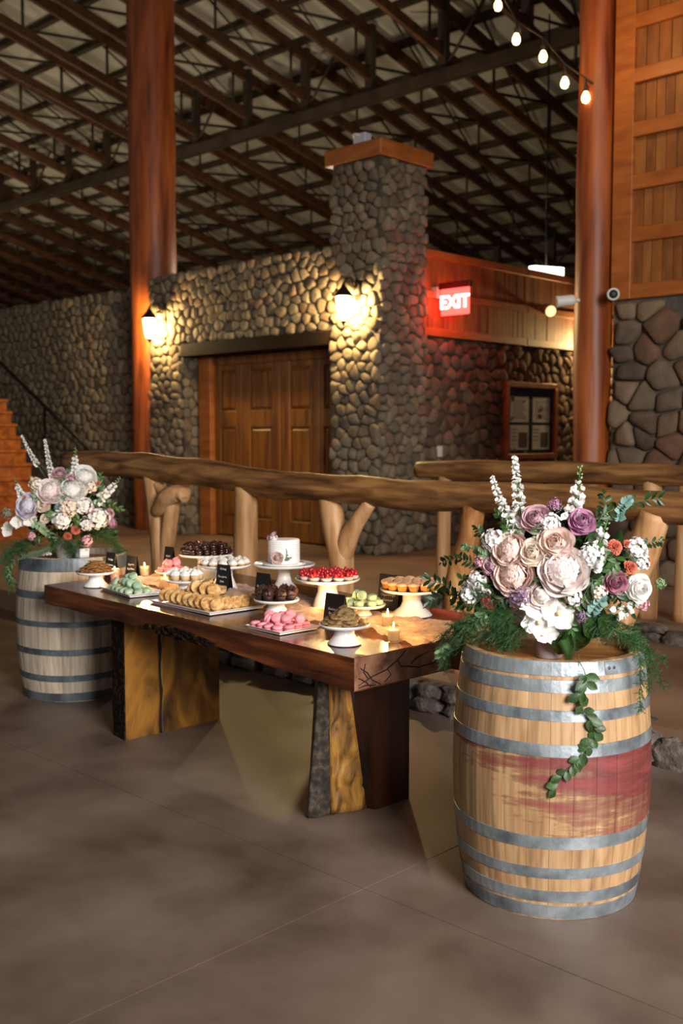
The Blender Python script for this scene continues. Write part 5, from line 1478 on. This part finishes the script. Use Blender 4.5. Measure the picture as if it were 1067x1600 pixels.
BOUQUET_L = [('peony:white',[(.071,-.175,1.367)],.0629),
('peony:pale',[(-.131,-.201,1.281)],.07),
('peony:white',[(-.007,-.208,1.287)],.0702),
('rose:mauve',[(-.077,-.179,1.38)],.043),
('rose:mauve',[(-.013,-.191,1.353)],.0313),
('rose:cream',[(-.17,-.203,1.196)],.0427),
('peony:lavender',[(-.265,-.168,1.191)],.0662),
('orchid:white',[(-.321,-.127,1.091)],.0469),
('orchid:white',[(-.252,-.172,1.105)],.0428),
('orchid:white',[(-.393,.0,1.034)],.0438),
('spike:white',[(-.3,.0,1.614),(-.257,.0,1.518),(-.209,-.105,1.438)],.0196),
('spike:white',[(-.163,.0,1.59),(-.144,-.096,1.48),(-.119,-.184,1.354)],.0234),
('snap:white',[(.02,.0,1.541),(.016,-.132,1.46),(.014,-.18,1.376)],.0274),
('snap:white',[(-.351,.0,1.36),(-.325,-.104,1.298),(-.302,-.139,1.248)],.0234),
('snap:white',[(.29,.0,1.346),(.237,-.128,1.292),(.168,-.178,1.232)],.0316),
('snap:white',[(.224,-.14,1.28),(.184,-.172,1.231),(.136,-.193,1.186)],.0276),
('euc:blue',[(-.084,-.218,1.191)],.0467),
('cluster:cream',[(-.028,-.22,1.179)],.0507),
('cluster:white',[(.06,-.212,1.188)],.0548),
('cluster:white',[(-.074,-.215,1.101)],.0546),
('cluster:white',[(.147,-.187,1.106)],.0631),
('cluster:white',[(.073,-.202,1.073)],.0353),
('carn:coral',[(.011,-.204,1.039)],.0314),
('carn:coral',[(-.035,-.196,1.0)],.0274),
('carn:coral',[(.147,-.167,1.322)],.0237),
('cluster:lilac',[(.105,-.203,1.155)],.0354),
('cluster:lilac',[(.229,-.142,1.073)],.0319),
('rose:mauve',[(.214,-.159,1.131)],.0318),
('rose:cream',[(-.168,-.201,1.11)],.0272),
('cluster:green',[(-.13,-.211,1.133)],.035),
('sprig:pale',[(-.225,-.181,1.094),(-.189,-.187,1.054),(-.152,-.187,1.014)],.0273),
('sprig:pale',[(-.204,-.192,1.211),(-.221,-.169,1.307),(-.24,-.146,1.346)],.0234),
('cluster:cream',[(-.214,-.168,1.319)],.0389),
('cluster:cream',[(.108,-.186,1.304)],.0354),
('carn:coral',[(-.287,-.151,1.237)],.0234),
('cluster:grey',[(-.392,-.042,1.137)],.0355),
('snap:white',[(-.214,-.095,.876),(-.178,-.126,.894),(-.136,-.145,.903)],.0197),
('cluster:pink',[(.075,-.174,.968)],.0355),
('cluster:pink',[(-.247,-.149,1.001)],.0235),
('sprig:green',[(.098,-.204,1.187),(.195,-.169,1.203),(.286,-.107,1.157)],.0321),
('sprig:green',[(-.052,-.204,1.307),(-.032,-.187,1.365),(-.02,-.17,1.403)],.0274),
('sprig:green',[(.177,-.17,1.263),(.159,-.163,1.322),(.172,-.135,1.372)],.0278),
('sprig:dark',[(-.151,-.192,1.034),(-.115,-.181,.973),(-.12,-.157,.92)],.0315),
('sprig:dark',[(-.209,-.163,.994),(-.288,-.098,.95),(-.389,-.0,.87)],.0359),
('sprig:green',[(.021,-.217,1.15),(.013,-.215,1.111),(.027,-.207,1.063)],.0274),
('fern',[(-.209,-.163,.994),(-.331,-.0,.921),(-.439,-.0,.844)],.0716),
('fern',[(-.23,-.137,.952),(-.313,-.0,.86),(-.317,.0,.659)],.0641),
('fern',[(-.058,-.193,.993),(-.021,-.17,.93),(.008,-.094,.821)],.0719),
('fern',[(.134,-.176,1.026),(.233,-.093,.956),(.303,-.0,.875)],.0736),
('fern',[(.018,-.191,.991),(.048,-.151,.907),(.062,-.032,.792)],.0646),
('fern',[(-.25,-.113,.931),(-.333,-.0,.82),(-.411,.0,.722)],.0559),
('frond',[(-.095,-.197,1.014),(-.135,-.16,.932),(-.175,-.108,.868)],.0356),
('sprig:green',[(-.371,.0,.822),(-.403,-.0,.762),(-.367,.0,.681)],.024)]

M_VASE = mat('mauve_pot', ['#8c7a7c', '#a29094'], (5, 5, 5), .45, .1)
M_VASEG = mat('grey_pot', ['#8a8a88', '#a6a6a2'], (5, 5, 5), .35, .1)
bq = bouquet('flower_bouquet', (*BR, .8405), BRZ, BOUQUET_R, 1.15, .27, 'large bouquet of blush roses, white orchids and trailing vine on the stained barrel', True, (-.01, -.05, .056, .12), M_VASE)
vine = [(.088, -.25, .90), (.088, -.30, .887), (.109, -.335, .852), (.115, -.349, .806), (.089, -.353, .774), (.104, -.358, .734), (.131, -.362, .694), (.142, -.366, .644), (.106, -.368, .589), (.082, -.369, .556), (.042, -.369, .517), (.018, -.369, .466)]
vp = [Vector((x * .98, -math.sqrt(max(.36 ** 2 - x * x, .01)) if z < .8 else y, z - .8405)) for x, y, z in vine]
vs_ = sprig(bq, 'trailing_vine', vp, .046, 'vine', 4, .5, .08, .42)
vs_['label'] = 'long trailing vine hanging down the barrel front'
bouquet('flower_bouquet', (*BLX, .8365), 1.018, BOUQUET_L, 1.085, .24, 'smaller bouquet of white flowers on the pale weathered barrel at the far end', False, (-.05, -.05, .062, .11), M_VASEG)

# books and a small box on the far barrel
t = empty('book', (-5.634, 3.529, .838), 1.018 + .25)
G().box(-.055, .055, -.04, .04, 0, .004).box(-.055, .055, -.04, .04, .022, .026).box(-.055, -.051, -.04, .04, .004, .022).build('cover', M_CARD, t)
G().box(-.05, .052, -.037, .037, .0042, .0218).build('pages', mat('book_pages', ['#cfc8bc', '#ded8cc'], (4, 4, 200), .8), t)
tag(t, 'small dark book lying flat on the pale barrel beside the pot', 'book')
t = empty('gift_box', (-5.628, 3.535, .8645), 1.018 + .5)
G().rbox(-.032, .032, -.028, .028, 0, .048, .003).build('box_base', mat('box_white', '#ccccd6', rough=.6), t)
G().rbox(-.034, .034, -.03, .03, .040, .058, .003).build('lid', mat('box_lid', '#b9bcca', rough=.6), t)
tag(t, 'small pale box standing on the dark book on the far barrel', 'box')

# ------------------------------------------------------------------ white cake
cz = STAND['E'][1]
M_ICING = mat('white_icing', ['#e9e4e0', '#f3efec'], (12, 12, 12), .5, .15, 40, sss=.1)
t = empty('white_cake', cz + Vector((0, 0, .001)))
G().lathe([(.115, 0), (.122, .002), (.122, .009), (.118, .011), (.002, .011)], 40).build('cake_board', M_CHINA, t)
pr = [(.086, .011)]
for k in range(11):
    z = .014 + k * .0112; pr += [(.0865, z), (.0895, z + .0045), (.0885, z + .0085), (.0865, z + .0105)]
pr += [(.087, .138), (.084, .142), (.06, .141), (.002, .141)]
G().lathe(pr, 48).build('tier', M_ICING, t)
vdir = Vector((.72, -.70, 0)); vr_ = Vector((.72, .694, 0))
def fl(c, kind, p, r, d, s):
    flower(t, kind, c, Matrix.LocRotScale(Vector(p), Vector(d).normalized().to_track_quat('Z', 'Y'), None), r, s, False)
fp = vdir * .086 - vr_ * .035
fl('blush', 'rose', (fp.x, fp.y, .045), .036, vdir - vr_ * .35 + Vector((0, 0, .15)), 1)
fl('mauve', 'rose', tuple(-vr_ * .056 + vdir * .03 + Vector((0, 0, .168))), .022, (-.2, -.5, .7), 2)
fl('mauve_deep', 'rose', tuple(-vr_ * .085 + vdir * .02 + Vector((0, 0, .150))), .015, (-.8, -.5, .2), 3)
cluster(t, 'white', Matrix.LocRotScale(-vr_ * .055 + vdir * .045 + Vector((0, 0, .147)), (vdir + Vector((0, 0, .5))).to_track_quat('Z', 'Y'), None), .020, 4)
q = vdir * .088 + vr_ * .005
sprig(t, 'leaf_sprig', [q + Vector((0, 0, .03)), q + vr_ * .012 + Vector((0, 0, .06)), q + vr_ * .010 + Vector((0, 0, .085))], .018, 'pale', 3, .6)
sprig(t, 'leaf_sprig', [q + Vector((0, 0, .035)), q + vr_ * .02 + Vector((0, 0, .042)), q + vr_ * .035 - vdir * .008 + Vector((0, 0, .05))], .014, 'pale', 5, .6)
tag(t, 'single-tier white cake with ridged icing and pink roses', 'cake')
